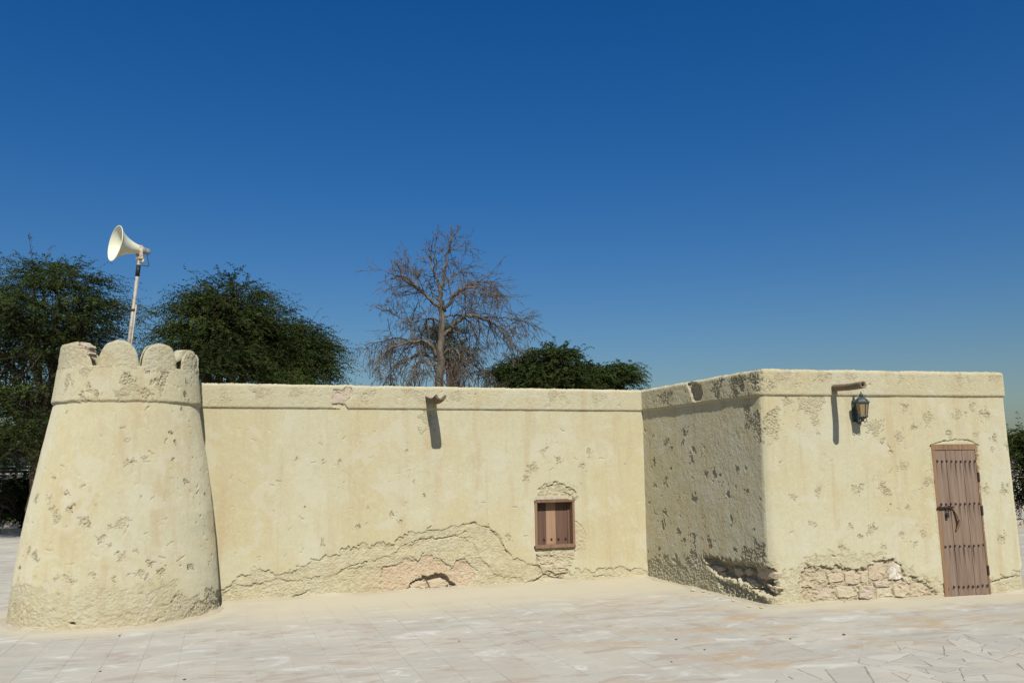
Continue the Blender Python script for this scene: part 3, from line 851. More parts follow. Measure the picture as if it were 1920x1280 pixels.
S.crack(uv(2, [(1742, 850), (1750, 950), (1760, 1050), (1766, 1110)]), 0.008, 0.012)
# rough worn zones at the corner and shallow worn patches
for f, L in ((1, [(1402, 765, 14, .006), (1412, 795, 17, .006), (1425, 815, 12, .006), (1405, 1040, 14, .007), (1425, 1035, 16, .007), (1335, 1020, 10, .008), (1300, 1035, 16, .008)]),
             (2, [(1440, 795, 20, .009), (1523, 765, 24, .004), (1455, 780, 12, .006), (1640, 800, 16, .003), (1742, 900, 8, .004)]),
             (0, [(800, 785, 14, .004), (1010, 1045, 10, .008)])):
    for x, y, r, dep in L:
        c_, k_ = wall_uv(f, x, y); S.pit(c_[0], c_[1], r * k_, dep, 0.8, 1.6)
for f, L in PITS.items():
    for x, y, r in L:
        c_, k_ = wall_uv(f, x, y)
        if r <= 5 and rnd.random() < 0.65: S.flake(c_[0], c_[1], max(r, 3.2) * k_)
        else: S.pit(c_[0], c_[1], max(r * k_ * 0.85, 0.012), (0.011, 0.0080, 0.0095)[f] + 0.007 * rnd.random(), 0.85 + 0.5 * rnd.random())
S.dots(230, MK[0][0] + 0.7, MK[1][0], 0.3, 2.3, 0.005, 0.014, 0.009)
S.dots(90, MK[1][0], MK[2][0], 0.2, 2.3, 0.006, 0.02, 0.010)
S.dots(120, MK[2][0], U_END, 0.3, 2.3, 0.005, 0.014, 0.009)
# brushed, blistered side wall
w_ = S.win(MK[1][0], MK[2][0], -1, 3)
S.D[w_] += 0.0013 * fbm(S.U[w_] * 20 + S.V[w_] * 8, S.V[w_] * 10 - S.U[w_] * 5, 3, 77, 0.7); S.A[w_ + (2,)] = np.maximum(S.A[w_ + (2,)], 0.35)
for i in range(26):
    f = (0, 0, 2)[i % 3]; u0_ = NR.uniform(MK[f][0] + (0.9 if f == 0 else 0.2), MK[1][0] - 0.2 if f == 0 else U_END - 0.3); v0_ = NR.uniform(0.6, 2.25)
    a_ = NR.choice([0.15, 1.4, 2.6]) + NR.normal(0, 0.3); pts_ = [(u0_, v0_)]
    for k in range(4): pts_.append((pts_[-1][0] + 0.07 * math.cos(a_ + NR.normal(0, .35)), pts_[-1][1] + 0.07 * math.sin(a_ + NR.normal(0, .35))))
    S.crack(pts_, 0.0042, 0.005, 0.02)
# spout sockets
for f, x, y in ((0, 804, 743), (2, 1557, 718)):
    c_, k_ = wall_uv(f, x, y)
SURF_W = S
def ribbon(S, name, parent, offs, keep=None):
    out = offs(S.V) - S.D
    XY = PP[:, None, :] + PN[:, None, :] * out[..., None]
    Z = S.V if not hasattr(S, 'Z') else S.Z
    V = np.dstack([XY, Z]).reshape(-1, 3)
    return mesh_np(name, V, grid_faces(len(S.us), len(S.vs), keep), M['plaster'], parent, True, {'dmg': S.A.reshape(-1, 3)})
uc = (PU[:-1] + PU[1:]) / 2; vc = (vs_w[:-1] + vs_w[1:]) / 2
UCc, VCc = np.meshgrid(uc, vc, indexing='ij')
keep = ~((UCc > WIN[0] + 0.012) & (UCc < WIN[1] - 0.012) & (VCc > WIN[2] + 0.012) & (VCc < WIN[3] - 0.012))
keep &= ~((UCc > DOOR[0] + 0.012) & (UCc < DOOR[1] - 0.012) & (VCc < DOOR[3] - 0.012))

house = empty('fort_building', (PL[1][0], PL[1][1], 0))
tag(house, 'low cream mud-plastered building with a long wall, projecting room, plank door and small window', 'building')
wall = ribbon(S, 'wall', house, batter, keep)

# ---- parapet band, slightly proud, ragged top
zz = np.r_[2.338, 2.348, 2.358, 2.366, np.arange(2.374, 2.635, 0.0094), 2.642, 2.650, 2.657, 2.662, 2.666, 2.668, 2.668]
prof = np.interp(zz, [2.338, 2.346, 2.368, 2.376, 2.63, 2.645, 2.66, 2.668], [-0.006, 0.001, 0.024, 0.027, 0.026, 0.020, 0.004, -0.03])
prof[-1] = -0.07
vpar = zz.copy(); vpar[-1] += 0.001; vpar[-2] += 0.0005
Q = Surf(PU, vpar, 23)
Q.D += 0.003 * fbm(Q.U * 2.1, Q.V * 3, 3, 61) + 0.0019 * fbm(Q.U * 20, Q.V * 20, 3, 62) + 0.0016 * fbm(Q.U * 55, Q.V * 55, 2, 63)
Q.A[..., 2] = 0.42; Q.A[..., 0] = 0.35 * smooth(-0.1, 0.4, fbm(Q.U * 6, Q.V * 9, 3, 64))
Q.poly(uv(0, [(622, 762), (622, 742), (626, 729), (642, 731), (650, 724), (661, 729), (660, 744), (648, 755), (654, 768), (640, 768)]), 0.03, 0.004, (0, 0, 0.5), jit=0.012)
rose_zone = uv(0, [(622, 757), (622, 742), (626, 729), (642, 731), (650, 724), (658, 729), (656, 744), (647, 757)])
Q.poly(uv(1, [(1289, 716), (1300, 714), (1318, 722), (1321, 738), (1316, 752), (1302, 753), (1298, 738)]), 0.04, 0.012, (0.3, 0.5, 1), jit=0.012)
Q.crack(uv(1, [(1289, 716), (1296, 730), (1302, 750)]), 0.012, 0.03)
Q.crack(uv(0, [(640, 757), (652, 768)]), 0.008, 0.02)
for f, L in ((1, [(1380, 715, 30, .010), (1415, 710, 26, .012), (1350, 725, 22, .008), (1250, 742, 22, .006)]),
             (0, [(480, 730, 20, .004), (420, 735, 20, .004), (680, 748, 14, .006), (700, 735, 10, .005), (780, 740, 20, .005), (860, 745, 16, .004), (1040, 745, 18, .004), (1120, 745, 14, .004), (560, 735, 16, .003)]),
             (2, [(1470, 705, 20, .005), (1535, 708, 16, .008), (1690, 710, 14, .006), (1665, 700, 8, .006), (1800, 712, 14, .004), (1860, 708, 12, .004), (1590, 705, 12, .004)])):
    for x, y, r, dep in L:
        c_, k_ = wall_uv(f, x, y); Q.pit(c_[0], c_[1], r * k_, dep, 1.3, 1.6)
Q.dots(160, MK[0][0] + .7, U_END, 2.4, 2.62, 0.006, 0.018, 0.010)
Q.Z = np.broadcast_to(zz, Q.U.shape) + smooth(2.55, 2.66, Q.V) * (0.006 * fbm(Q.U * 3, Q.U * 0, 3, 91) + 0.0055 * fbm(Q.U * 26, Q.U * 0 + 3, 3, 92, 0.7))
pcol = np.interp(Q.V, vpar, prof)
parapet = ribbon(Q, 'parapet', house, lambda V: pcol)
# coping inner strip, inner faces, roof, unseen rear walls
def inset(poly, d):
    n = len(poly); out = []
    for i in range(n):
        a, b, c3 = poly[i - 1], poly[i], poly[(i + 1) % n]
        d0, d1 = unit(b - a), unit(c3 - b); n0, n1 = nrm(d0), nrm(d1)
        m_ = unit(n0 + n1); out.append(b - m_ * d / max(0.2, m_ @ n0))
    return out
foot = [Pst, PL[1], PL[2], PL[3], P5, P6]
i1, i2 = inset(foot, 0.05), inset(foot, 0.32)
V = [(*p, 2.662) for p in i1] + [(*p, 2.662) for p in i2] + [(*p, 2.22) for p in i2]
k = np.arange(6); k1 = (k + 1) % 6
mesh_np('coping', V, np.vstack([np.stack([k, k1, k1 + 6, k + 6], -1), np.stack([k + 6, k1 + 6, k1 + 12, k + 12], -1)]), M['plaster'], house, False)
mesh_np('roof', [(*p, 2.225) for p in inset(foot, 0.31)], [[0, 1, 2, 3, 4, 5]], M['plaster'], house, False)
V = [(*p, z) for p in (P5, P6, Pst) for z in (-0.05, 2.665)]
mesh_np('rear_wall', V, [(0, 2, 3, 1), (2, 4, 5, 3)], M['plaster'], house, False)

# ------------------------------------------------------------------ exposed stones (each its own piece)
def stone_obj(name, P3, nvec, depth, mat, parent, bulge=0.012, seed=0):
    """P3: outline points (3D, on the face); low polygon cushion proud along nvec"""
    R_ = np.random.default_rng(seed)
    P3 = np.asarray(P3, float); c_ = P3.mean(0)
    # densify
    pts = []
    n0 = len(P3)
    for i in range(n0):
        a, b = P3[i], P3[(i + 1) % n0]
        for t in (0, 0.5):
            q = a + (b - a) * t
            if t: q = q + (q - c_) * R_.uniform(-0.10, 0.06)
            pts.append(q + R_.normal(0, 0.003, 3))
    pts = np.array(pts); n = len(pts)
    nv = np.r_[nvec, 0.0] if len(nvec) == 2 else np.asarray(nvec)
    pts = c_ + (pts - c_) * 1.04
    rings = [pts - nv * depth, pts - nv * 0.004, c_ + (pts - c_) * 0.91 + nv * bulge * 0.7, c_ + (pts - c_) * 0.5 + nv * bulge * 0.9]
    rings[2] = rings[2] + nv * R_.normal(0, 0.005, (n, 1)) + R_.normal(0, 0.003, (n, 3)); rings[3] = rings[3] + nv * R_.normal(0, 0.006, (n, 1))
    V = np.vstack(rings + [c_ + nv * bulge * 1.05])
    k = np.arange(n); k1 = (k + 1) % n; Fq = []
    for r in range(3): Fq.append(np.stack([r * n + k, r * n + k1, (r + 1) * n + k1, (r + 1) * n + k], -1))
    tri = np.stack([3 * n + k, 3 * n + k1, np.full(n, 4 * n)], -1)
    return mesh_np(name, V, [np.vstack(Fq), tri], mat, parent, False)
def px_stone(face, pts, mat, out, bulge=0.012, seed=0, parent=None, depth=0.05):
    P = []
    for x, y in pts:
        c_, _ = wall_uv(face, x, y); P.append(wall_xyz(face, c_[0], c_[1], batter(c_[1]) + out))
    n = (N1, N2, N3)[face]
    return stone_obj('stone', P, n, depth, M[mat], parent or wall, bulge, seed)
def z6(L): return [(1460 + x / 6.0, 1000 + y / 6.0) for x, y in L]
ST = [([(405, 450), (470, 425), (525, 450), (548, 530), (470, 552), (415, 530)], 'stone_pale'),
      ([(548, 470), (620, 455), (720, 428), (728, 520), (650, 535), (560, 548)], 'stone_pink'),
      ([(745, 450), (830, 412), (905, 470), (905, 545), (830, 570), (755, 555)], 'stone_pink'),
      ([(1010, 365), (1090, 318), (1185, 335), (1208, 420), (1200, 505), (1080, 522), (1020, 500)], 'stone_pink'),
      ([(1225, 440), (1285, 312), (1355, 335), (1372, 420), (1395, 490), (1320, 520), (1240, 512)], 'stone_white'),
      ([(415, 600), (500, 572), (570, 590), (620, 680), (560, 745), (440, 735)], 'stone_rose'),
      ([(640, 610), (740, 588), (820, 600), (885, 690), (780, 720), (670, 712)], 'stone_pale'),
      ([(905, 600), (1055, 588), (1068, 690), (1000, 735), (905, 715)], 'stone_rose'),
      ([(1088, 620), (1170, 612), (1262, 605), (1275, 700), (1180, 745), (1095, 735)], 'stone_pale'),
      ([(1285, 575), (1370, 538), (1450, 545), (1468, 660), (1400, 715), (1300, 700)], 'stone_pink'),
      ([(1490, 570), (1570, 540), (1645, 565), (1662, 680), (1580, 705), (1500, 695)], 'stone_pink'),
      ([(225, 560), (300, 530), (360, 545), (372, 590), (290, 605), (235, 600)], 'stone_pink'),
      ([(1388, 490), (1440, 468), (1485, 500), (1480, 550), (1420, 560)], 'stone_pale'),
      ([(930, 440), (1000, 420), (1005, 520), (990, 570), (925, 545)], 'stone_pink'),
      ([(1080, 545), (1160, 530), (1255, 535), (1250, 590), (1170, 600), (1090, 600)], 'stone_rose'),
      ([(560, 560), (640, 548), (700, 545), (690, 575), (620, 590)], 'stone_pink'),
      ([(1300, 735), (1390, 730), (1400, 790), (1310, 800)], 'stone_pink'), ([(1110, 760), (1220, 755), (1240, 795), (1130, 790)], 'stone_pale')]
for i, (L, mt) in enumerate(ST): px_stone(2, z6(L), mt, -0.046 + 0.022 * ((i * 37) % 5) / 4, 0.012, 100 + i)
def zw(L): return [(980 + x / 5.82, 880 + y / 5.82) for x, y in L]
for i, L in enumerate(([(125, 860), (230, 862), (270, 900), (215, 950), (130, 920)], [(300, 850), (420, 870), (400, 950), (300, 930)], [(440, 855), (560, 850), (560, 930), (450, 940)],
                       [(160, 960), (280, 955), (330, 1010), (200, 1025)], [(165, 1035), (320, 1040), (320, 1105), (225, 1115)], [(345, 1000), (480, 985), (500, 1060), (360, 1080)], [(340, 1095), (470, 1085), (470, 1120), (360, 1130)])):
    px_stone(0, zw(L), 'stone_pale', -0.030, 0.010, 200 + i)
for i, L in enumerate(([(768, 1097), (785, 1088), (800, 1092), (798, 1105), (775, 1107)], [(803, 1090), (828, 1084), (842, 1094), (835, 1103), (808, 1104)])):
    px_stone(0, L, 'stone_pink', -0.085, 0.02, 240 + i)
def zs(L): return [(1280 + x / 9.6, 1020 + y / 9.6) for x, y in L]
for i, L in enumerate(([(480, 395), (560, 380), (690, 405), (710, 480), (590, 490), (490, 450)], [(600, 500), (720, 500), (740, 590), (640, 600)], [(870, 430), (990, 440), (1050, 520), (960, 600), (880, 540)],
                       [(1090, 440), (1180, 425), (1230, 500), (1150, 560), (1080, 510)], [(1270, 380), (1430, 400), (1560, 440), (1640, 540), (1620, 620), (1440, 640), (1300, 570)],
                       [(1440, 700), (1560, 740), (1680, 800), (1620, 870), (1500, 800)], [(760, 560), (880, 600), (900, 650), (790, 620)], [(1100, 600), (1250, 640), (1350, 740), (1250, 770), (1120, 680)])):
    px_stone(1, zs(L), 'stone_pink', -0.075 - 0.01 * (i % 3), 0.03, 260 + i)
rz = [wall_xyz(0, u_, v_, 0.004) for u_, v_ in rose_zone]
rs = stone_obj('stone', rz, N1, 0.03, M['stone_rose'], parapet, 0.010, 300)
rs['label'] = 'rose pink stone bared in the parapet'

# ------------------------------------------------------------------ door
def frame_axes(d, n): return np.array([[d[0], d[1], 0], [n[0], n[1], 0], [0, 0, 1.0]])
AX3 = frame_axes(D3, N3); AX1 = frame_axes(D1, N1)
def local(face, u, v, out=0): return wall_xyz(face, u, v, out)
dw = DOOR[1] - DOOR[0]; dh = DOOR[3]
dorg = wall_xyz(2, (DOOR[0] + DOOR[1]) / 2, 0.0, 0.0)
door = empty('door', dorg - np.array(house.location), house)
door.rotation_euler.z = math.atan2(D3[1], D3[0])
door['label'] = 'weathered brown plank door with rows of iron studs'
# built in door space: x right, y = into the wall is -N -> +y, z up
tilt = 0.0
def dobj(mb, name, mat, parent=door, smooth=False):
    return mb.build(name, mat, parent, smooth, origin=(0, 0, 0))
YO = -0.028                                             # outer face of the planks (proud of the plane, as the foot of the wall is)
def bow(z): return -0.030 * (1 - z / 1.85)
def slab(mb, x0, x1, z0, z1, y0, y1, lean=True, bev=0.003):
    """vertical board leaning with the wall face"""
    ya, yb = (bow(z0), bow(z1)) if lean else (0, 0)
    P = []
    for (z, yy) in ((z0, ya), (z1, yb)):
        for x, y in ((x0 + bev, y0), (x1 - bev, y0), (x1, y0 + bev), (x1, y1), (x0, y1), (x0, y0 + bev)):
            P.append((x, y + yy, z))
    q = [(i, (i + 1) % 6, (i + 1) % 6 + 6, i + 6) for i in range(6)]
    mb.add(P, [q, [(5, 4, 3, 2, 1, 0), (6, 7, 8, 9, 10, 11)]])
hx = dw / 2
jl = 0.045
mb = MB(); slab(mb, -hx - 0.004, -hx + jl, 0.0, dh - 0.065, -0.012, 0.09); dobj(mb, 'jamb', M['jamb_wood'])
mb = MB(); slab(mb, hx - 0.022, hx + 0.004, 0.0, dh - 0.065, -0.008, 0.09); dobj(mb, 'jamb', M['jamb_wood'])
mb = MB(); slab(mb, -hx - 0.006, hx + 0.006, dh - 0.064, dh + 0.004, -0.014, 0.09); dobj(mb, 'lintel', M['jamb_wood'])
edges = np.array([-hx + jl + 0.001, -hx + jl + 0.150, -hx + jl + 0.285, -hx + jl + 0.385, hx - 0.024])
for i in range(4):
    mb = MB(); slab(mb, edges[i] + 0.0015, edges[i + 1] - 0.0015, 0.006, dh - 0.068, -0.004 - 0.002 * (i % 2), 0.04); dobj(mb, 'plank', M['door_wood'])
st_me = None
for z0, n, x0 in ((1.575, 9, 0), (1.065, 9, 0), (0.575, 9, 0), (0.105, 8, 1)):
    for i in range(n):
        x = (i - 4 + (1 if n == 8 else 0)) * 0.0665
        if st_me is None:
            mb = MB(); pr = [(0.0001, 0.016), (0.006, 0.015), (0.011, 0.011), (0.0135, 0.004), (0.0135, -0.004)]
            mb.lathe(pr, 10, ax=np.array([[1, 0, 0], [0, 0, 1], [0, -1, 0]]))
            o = mb.build('stud', M['iron'], None, True, origin=(0, 0, 0)); st_me = o.data
        else:
            o = bpy.data.objects.new('stud', st_me); col.objects.link(o)
        o.parent = door
        o.location = (x + 0.012, bow(z0) - 0.006, z0 + rnd.uniform(-.006, .006))
zb = 1.025
mb = MB(); y = bow(zb) - 0.03
mb.tube([(-hx - 0.015, y, zb + .002), (-hx + 0.21, y, zb + 0.006)], 0.011, 8)
mb.box((-hx + 0.03, y + 0.012, zb + 0.004), 0.008, 0.022, 0.018); mb.box((-hx + 0.16, y + 0.012, zb + 0.004), 0.008, 0.022, 0.018)
dobj(mb, 'bolt', M['iron'], smooth=False)
mb = MB(); mb.box((-hx + 0.115, y - 0.006, zb - 0.085), 0.018, 0.012, 0.030, bev=0.004)
mb.tube([(-hx + 0.104, y - .004, zb - 0.06), (-hx + 0.104, y - .004, zb - 0.02), (-hx + 0.115, y - .004, zb - 0.008), (-hx + 0.126, y - .004, zb - 0.02), (-hx + 0.126, y - .004, zb - 0.06)], 0.0045, 6)
dobj(mb, 'padlock', M['iron'])
mb = MB(); t = np.linspace(0, 1, 14)
hp = np.c_[-hx + 0.215 + 0.035 * np.sin(t * np.pi) + 0.012 * t, bow(0.85) - 0.012 - 0.040 * np.sin(t * np.pi), zb - 0.01 - t * 0.27]
mb.tube(hp, 0.008 + 0.009 * np.sin(t * np.pi) ** 0.8, 8)
dobj(mb, 'handle', M['jamb_wood'], smooth=True)
for z0 in (1.38, 0.98, 0.28):
    mb = MB(); mb.box((hx - 0.012, bow(z0) - 0.014, z0), 0.012, 0.008, 0.055, bev=0.003); dobj(mb, 'hinge', M['iron'])

# ------------------------------------------------------------------ window
worg = wall_xyz(0, (WIN[0] + WIN[1]) / 2, WIN[2], 0.0)
win = empty('window', worg - np.array(house.location), house)
win.rotation_euler.z = math.atan2(D1[1], D1[0])
win['label'] = 'small wooden window with closed plank shutter and iron studs'
ww, wh = (WIN[1] - WIN[0]) / 2, WIN[3] - WIN[2]
def wobj(mb, name, mat, smooth=False): return mb.build(name, mat, win, smooth, origin=(0, 0, 0))
fr = 0.033; fy0, fy1 = -0.045, 0.13
for (x0, x1, z0, z1) in ((-ww, -ww + fr, 0.0, wh), (ww - fr, ww, 0.0, wh)):
    mb = MB(); slab(mb, x0, x1, z0, z1, fy0, fy1, False, 0.004); wobj(mb, 'frame', M['frame_wood'])
for (z0, z1, yy) in ((wh - fr + 0.002, wh + 0.004, fy0 - 0.004), (-0.004, fr + 0.006, fy0 - 0.006)):
    mb = MB(); mb.box((0, (yy + fy1) / 2, (z0 + z1) / 2), ww + 0.004, (fy1 - yy) / 2, (z1 - z0) / 2, bev=0.004); wobj(mb, 'frame', M['frame_wood'])
iw = ww - fr
sh = [(-iw, -iw * 0.36, 'shutter_wood', 0.078), (-iw * 0.36, iw * 0.20, 'shutter_pale', 0.076), (iw * 0.20, iw * 0.86, 'shutter_wood', 0.079), (iw * 0.86, iw, 'shutter_wood', 0.070)]
for x0, x1, mt, y in sh:
    mb = MB(); slab(mb, x0 + 0.001, x1 - 0.001, fr, wh - fr, y, 0.12, False, 0.003); wobj(mb, 'plank', M[mt])
for x in np.linspace(-iw + 0.03, iw * 0.86 - 0.03, 5):
    o = bpy.data.objects.new('stud', st_me); col.objects.link(o); o.parent = win
    o.location = (x, 0.074, fr + 0.075); o.scale = (1.15, 1.15, 1.15)
mb = MB(); mb.box((-0.03, -0.012, wh + 0.034), ww - 0.05, 0.02, 0.026, bev=0.004); wobj(mb, 'lintel', M['grey_wood'])

# ------------------------------------------------------------------ timber rain spouts
def spout(face, base_px, tip_px, drop, half, rr):
    c_, k_ = wall_uv(face, *base_px); B = wall_xyz(face, c_[0], c_[1], 0.0)
    q = ray(*tip_px); tz = c_[1] - drop
    Tp = CAM + q * (tz - EYE) / q[2]
    ax = (Tp - B); L = np.linalg.norm(ax); ax /= L
    sd = unit(np.cross(ax, [0, 0, 1.0])); up = np.cross(sd, ax)
    R_ = np.random.default_rng(int(base_px[0])); ns = 14
    if half: a = np.linspace(rad(178), rad(368), 18); sec = [(math.cos(t), math.sin(t), 1.0) for t in a] + [(math.cos(t), math.sin(t), 0.60) for t in a[::-1]]
    else: a = np.linspace(0, 2 * np.pi, 18, endpoint=False); sec = [(math.cos(t), math.sin(t), 1.0) for t in a] 
    n = len(sec); V = []
    wob = R_.normal(0, 0.012, n)
    for i in range(ns):
        s_ = -0.12 + (L + 0.12) * i / (ns - 1)
        cx = 0.006 * math.sin(i * 0.5); cz = 0.005 * math.sin(i * 0.45 + 1) + (0.0 if not half else -0.03 * math.sin(np.pi * max(s_, 0) / L))
        for j, (y, z, k) in enumerate(sec):
            r = rr * k * (1 + wob[j] + R_.normal(0, 0.012))
            e = (0.008 * math.sin(j * 0.6) + R_.normal(0, 0.002)) if i == ns - 1 else 0.0
            V.append(B + ax * (s_ + e) + sd * (y * r + cx) + up * (z * r + cz))
    i = np.arange(ns - 1)[:, None]; j = np.arange(n)[None, :]
    Fq = [np.stack([i * n + j, i * n + (j + 1) % n, (i + 1) * n + (j + 1) % n, (i + 1) * n + j], -1).reshape(-1, 4)]
    V = np.array(V); e0 = (ns - 1) * n
    if half:
        h = n // 2
        Fq[0] = np.vstack([Fq[0], [(e0 + j, e0 + j + 1, e0 + n - 2 - j, e0 + n - 1 - j) for j in range(h - 1)]])
    else:                                                  # end grain with a rotted heart
        k0 = len(V); C0 = V[e0:].mean(0)
        ringi = [C0 + (V[e0:] - C0) * 0.62, C0 + (V[e0:] - C0) * 0.5 - ax * 0.14]
        V = np.vstack([V, *ringi, C0 - ax * 0.14]); jj = np.arange(n); j1 = (jj + 1) % n
        Fq[0] = np.vstack([Fq[0], np.stack([e0 + jj, e0 + j1, k0 + j1, k0 + jj], -1), np.stack([k0 + jj, k0 + j1, k0 + n + j1, k0 + n + jj], -1)])
        Fq.append(np.stack([k0 + n + jj, k0 + n + j1, np.full(n, k0 + 2 * n)], -1))
    return mesh_np('rain_spout', V, Fq, M['log_wood'], house, True)
o = spout(2, (1563, 728), (1619, 721), 0.016, False, 0.040)
o['label'] = 'round hollow log spout above the wall lantern'
o = spout(0, (807, 744), (827, 741), 0.030, True, 0.072)
o['label'] = 'split half-log spout on the long wall'

# ------------------------------------------------------------------ round tower
tower = empty('round_tower', (TC[0], TC[1], 0))
tag(tower, 'tapering round mud-plastered tower with rounded battlements beside the long wall', 'tower')
def tower_uv(px, py):
    q = ray(px, py); z = 1.5
    for it in range(30):
        r = float(tower_r(z)) + 0.0
        o2 = CAM[:2] - TC; d2 = q[:2]
        A_ = d2 @ d2; B2 = o2 @ d2; C2 = o2 @ o2 - r * r
        disc = max(B2 * B2 - A_ * C2, 0.0)
        t = (-B2 - math.sqrt(disc)) / A_
        zn = CAM[2] + q[2] * t
        z = 0.5 * z + 0.5 * zn
    P = CAM[:2] + q[:2] * t - TC
    return np.array([math.atan2(P @ TR, P @ TF), z]), t / F_PX
def tower_xyz(ph, z, r):
    d = np.cos(ph)[..., None] * TF + np.sin(ph)[..., None] * TR
    return np.concatenate([TC + d * r[..., None], z[..., None]], -1)
RU = 0.92                                                # angle -> metres for the relief fields
ph_f = np.arange(-1.95, 1.951, 0.0095 / RU); ph_b = np.linspace(1.95, 2 * np.pi - 1.95, 60)
def tower_surf(vs, seed):
    return Surf(ph_f * RU, vs, seed)
def TUV(pts): return np.array([tower_uv(*p)[0] * np.array([RU, 1]) for p in pts])
vs_t = np.arange(-0.05, 2.40, 0.0096)
S = tower_surf(vs_t, 131); S.base(0.005)
S.below(TUV([(22, 1090), (50, 1092), (75, 1090), (100, 1108), (130, 1113), (160, 1104), (185, 1093), (215, 1104), (250, 1094), (280, 1088), (310, 1083), (335, 1098), (345, 1118), (370, 1113), (400, 1106), (414, 1102)]),
        0.009, 0.012, 0.03, jit=0.12, u0=-1.9, u1=1.9, chan=(0.35, 0, 0.5))
S.below(TUV([(22, 1140), (60, 1135), (120, 1150), (200, 1150), (260, 1140), (330, 1130), (400, 1118), (414, 1112)]), 0.010, 0.014, 0.05, jit=0.12, u0=-1.9, u1=1.9, chan=(0.45, 0.12, 0.7), seed=5)
TP = [(228, 803, 6), (276, 764, 6), (330, 829, 6), (310, 828, 6), (321, 811, 5), (286, 850, 6), (270, 857, 5), (275, 866, 5), (240, 868, 7), (250, 863, 6), (239, 826, 7), (325, 860, 4), (100, 896, 5), (116, 874, 4), (154, 911, 6), (347, 901, 7),
      (122, 924, 8), (67, 935, 9), (92, 935, 9), (136, 950, 10), (130, 955, 8), (97, 952, 7), (105, 971, 11), (155, 979, 12), (160, 985, 8), (228, 980, 12), (236, 995, 6), (206, 988, 5), (190, 1012, 10), (206, 1022, 5), (275, 1004, 6), (320, 1021, 6), (255, 1031, 5),
      (226, 1040, 8), (65, 1040, 10), (54, 1031, 6), (92, 1031, 6), (282, 1055, 8), (305, 1044, 4), (357, 1061, 8), (304, 1070, 8), (132, 1060, 5), (265, 1075, 10), (242, 1077, 6), (215, 1084, 7), (174, 1077, 7), (129, 1085, 9), (107, 1084, 6), (37, 1064, 7),
      (265, 932, 3), (287, 934, 3), (180, 945, 4), (345, 981, 4), (310, 973, 4), (370, 922, 4), (383, 924, 4), (340, 767, 5), (365, 760, 4), (125, 772, 4)]
for x, y, r in TP:
    c_, k_ = tower_uv(x, y)
    if r <= 6 and rnd.random() < 0.6: S.flake(c_[0] * RU, c_[1], max(r, 3.2) * k_)
    else: S.pit(c_[0] * RU, c_[1], max(r * k_ * 0.8, 0.012), 0.010 + 0.008 * rnd.random(), 0.9 + 0.5 * rnd.random())
for L in ([(330, 1052), (347, 1042)], [(175, 1040), (185, 1044)], [(290, 1164), (306, 1155)]):
    S.crack(TUV(L), 0.007, 0.014)
S.poly(TUV([(125, 1172), (128, 1166), (137, 1165), (142, 1172)]), 0.06, 0.01, (0.6, 0, 1), jit=0.008)
S.dots(320, -1.7, 1.7, 0.3, 2.3, 0.005, 0.015, 0.010)
def tower_mesh(S, name, rad_of_v, zfun=None):
    r = rad_of_v(S.V) - S.D
    Z = S.V if zfun is None else zfun
    V = tower_xyz(S.U / RU, Z, r).reshape(-1, 3)
    o = mesh_np(name, V, grid_faces(len(S.us), len(S.vs)), M['plaster'], tower, True, {'dmg': S.A.reshape(-1, 3)})
    return o
tower_mesh(S, 'shaft', tower_r)
vb = np.linspace(-0.05, 2.74, 30); PB, VB = np.meshgrid(ph_b, vb, indexing='ij')
mesh_np('rear_face', tower_xyz(PB, VB, tower_r(VB)).reshape(-1, 3), grid_faces(len(ph_b), len(vb)), M['plaster'], tower, True)
# parapet ring, proud with a broken lower edge
ztp = np.r_[2.325, 2.335, 2.345, 2.355, np.arange(2.363, 2.735, 0.0096), 2.738, 2.742, 2.744]
ptp = np.interp(ztp, [2.325, 2.335, 2.357, 2.366, 2.72, 2.738, 2.744], [-0.01, 0.0, 0.022, 0.026, 0.018, 0.0165, -0.03])
S = tower_surf(ztp, 151); S.D += 0.006 * fbm(S.U * 2, S.V * 2, 3, 151) + 0.0016 * fbm(S.U * 24, S.V * 24, 3, 152)
S.A[..., 2] = 0.3
for x, y, r, dep in ((129, 718, 12, .009), (240, 712, 13, .012), (238, 732, 20, .008), (304, 708, 16, .011), (300, 732, 6, .009), (162, 744, 16, .012), (275, 744, 12, .012), (275, 697, 5, .012), (182, 742, 10, .01), (345, 745, 8, .012), (347, 715, 5, .01), (228, 745, 9, .01), (165, 697, 14, .006), (300, 690, 10, .008)):
    c_, k_ = tower_uv(x, y); S.pit(c_[0] * RU, c_[1], r * k_, dep, 1.1, 1.6)
S.dots(50, -1.7, 1.7, 2.4, 2.7, 0.006, 0.016, 0.01)
ledge = 0.009 * fbm(S.U * 5, S.U * 0, 4, 171, 0.65)
zt = np.broadcast_to(ztp, S.U.shape) + ledge * smooth(2.42, 2.36, S.V) * smooth(2.32, 2.33, S.V + 0.004)
tower_mesh(S, 'parapet', lambda V: tower_r(V) + np.interp(V, ztp, ptp), zt)
# top of the wall ring, inner face and floor
ring = np.linspace(0, 2 * np.pi, 72, endpoint=False)
V = np.vstack([tower_xyz(ring, np.full(72, z), np.full(72, r)) for r, z in ((0.735, 2.738), (0.53, 2.738), (0.53, 2.3))])
k = np.arange(72); k1 = (k + 1) % 72
mesh_np('wall_top', V, np.vstack([np.stack([k, k1, k1 + 72, k + 72], -1), np.stack([k + 72, k1 + 72, k1 + 144, k + 144], -1)]), M['plaster'], tower, True)
mesh_np('floor', tower_xyz(ring, np.full(72, 2.32), np.full(72, 0.54)), np.arange(72)[None, :], M['plaster'], tower, False)
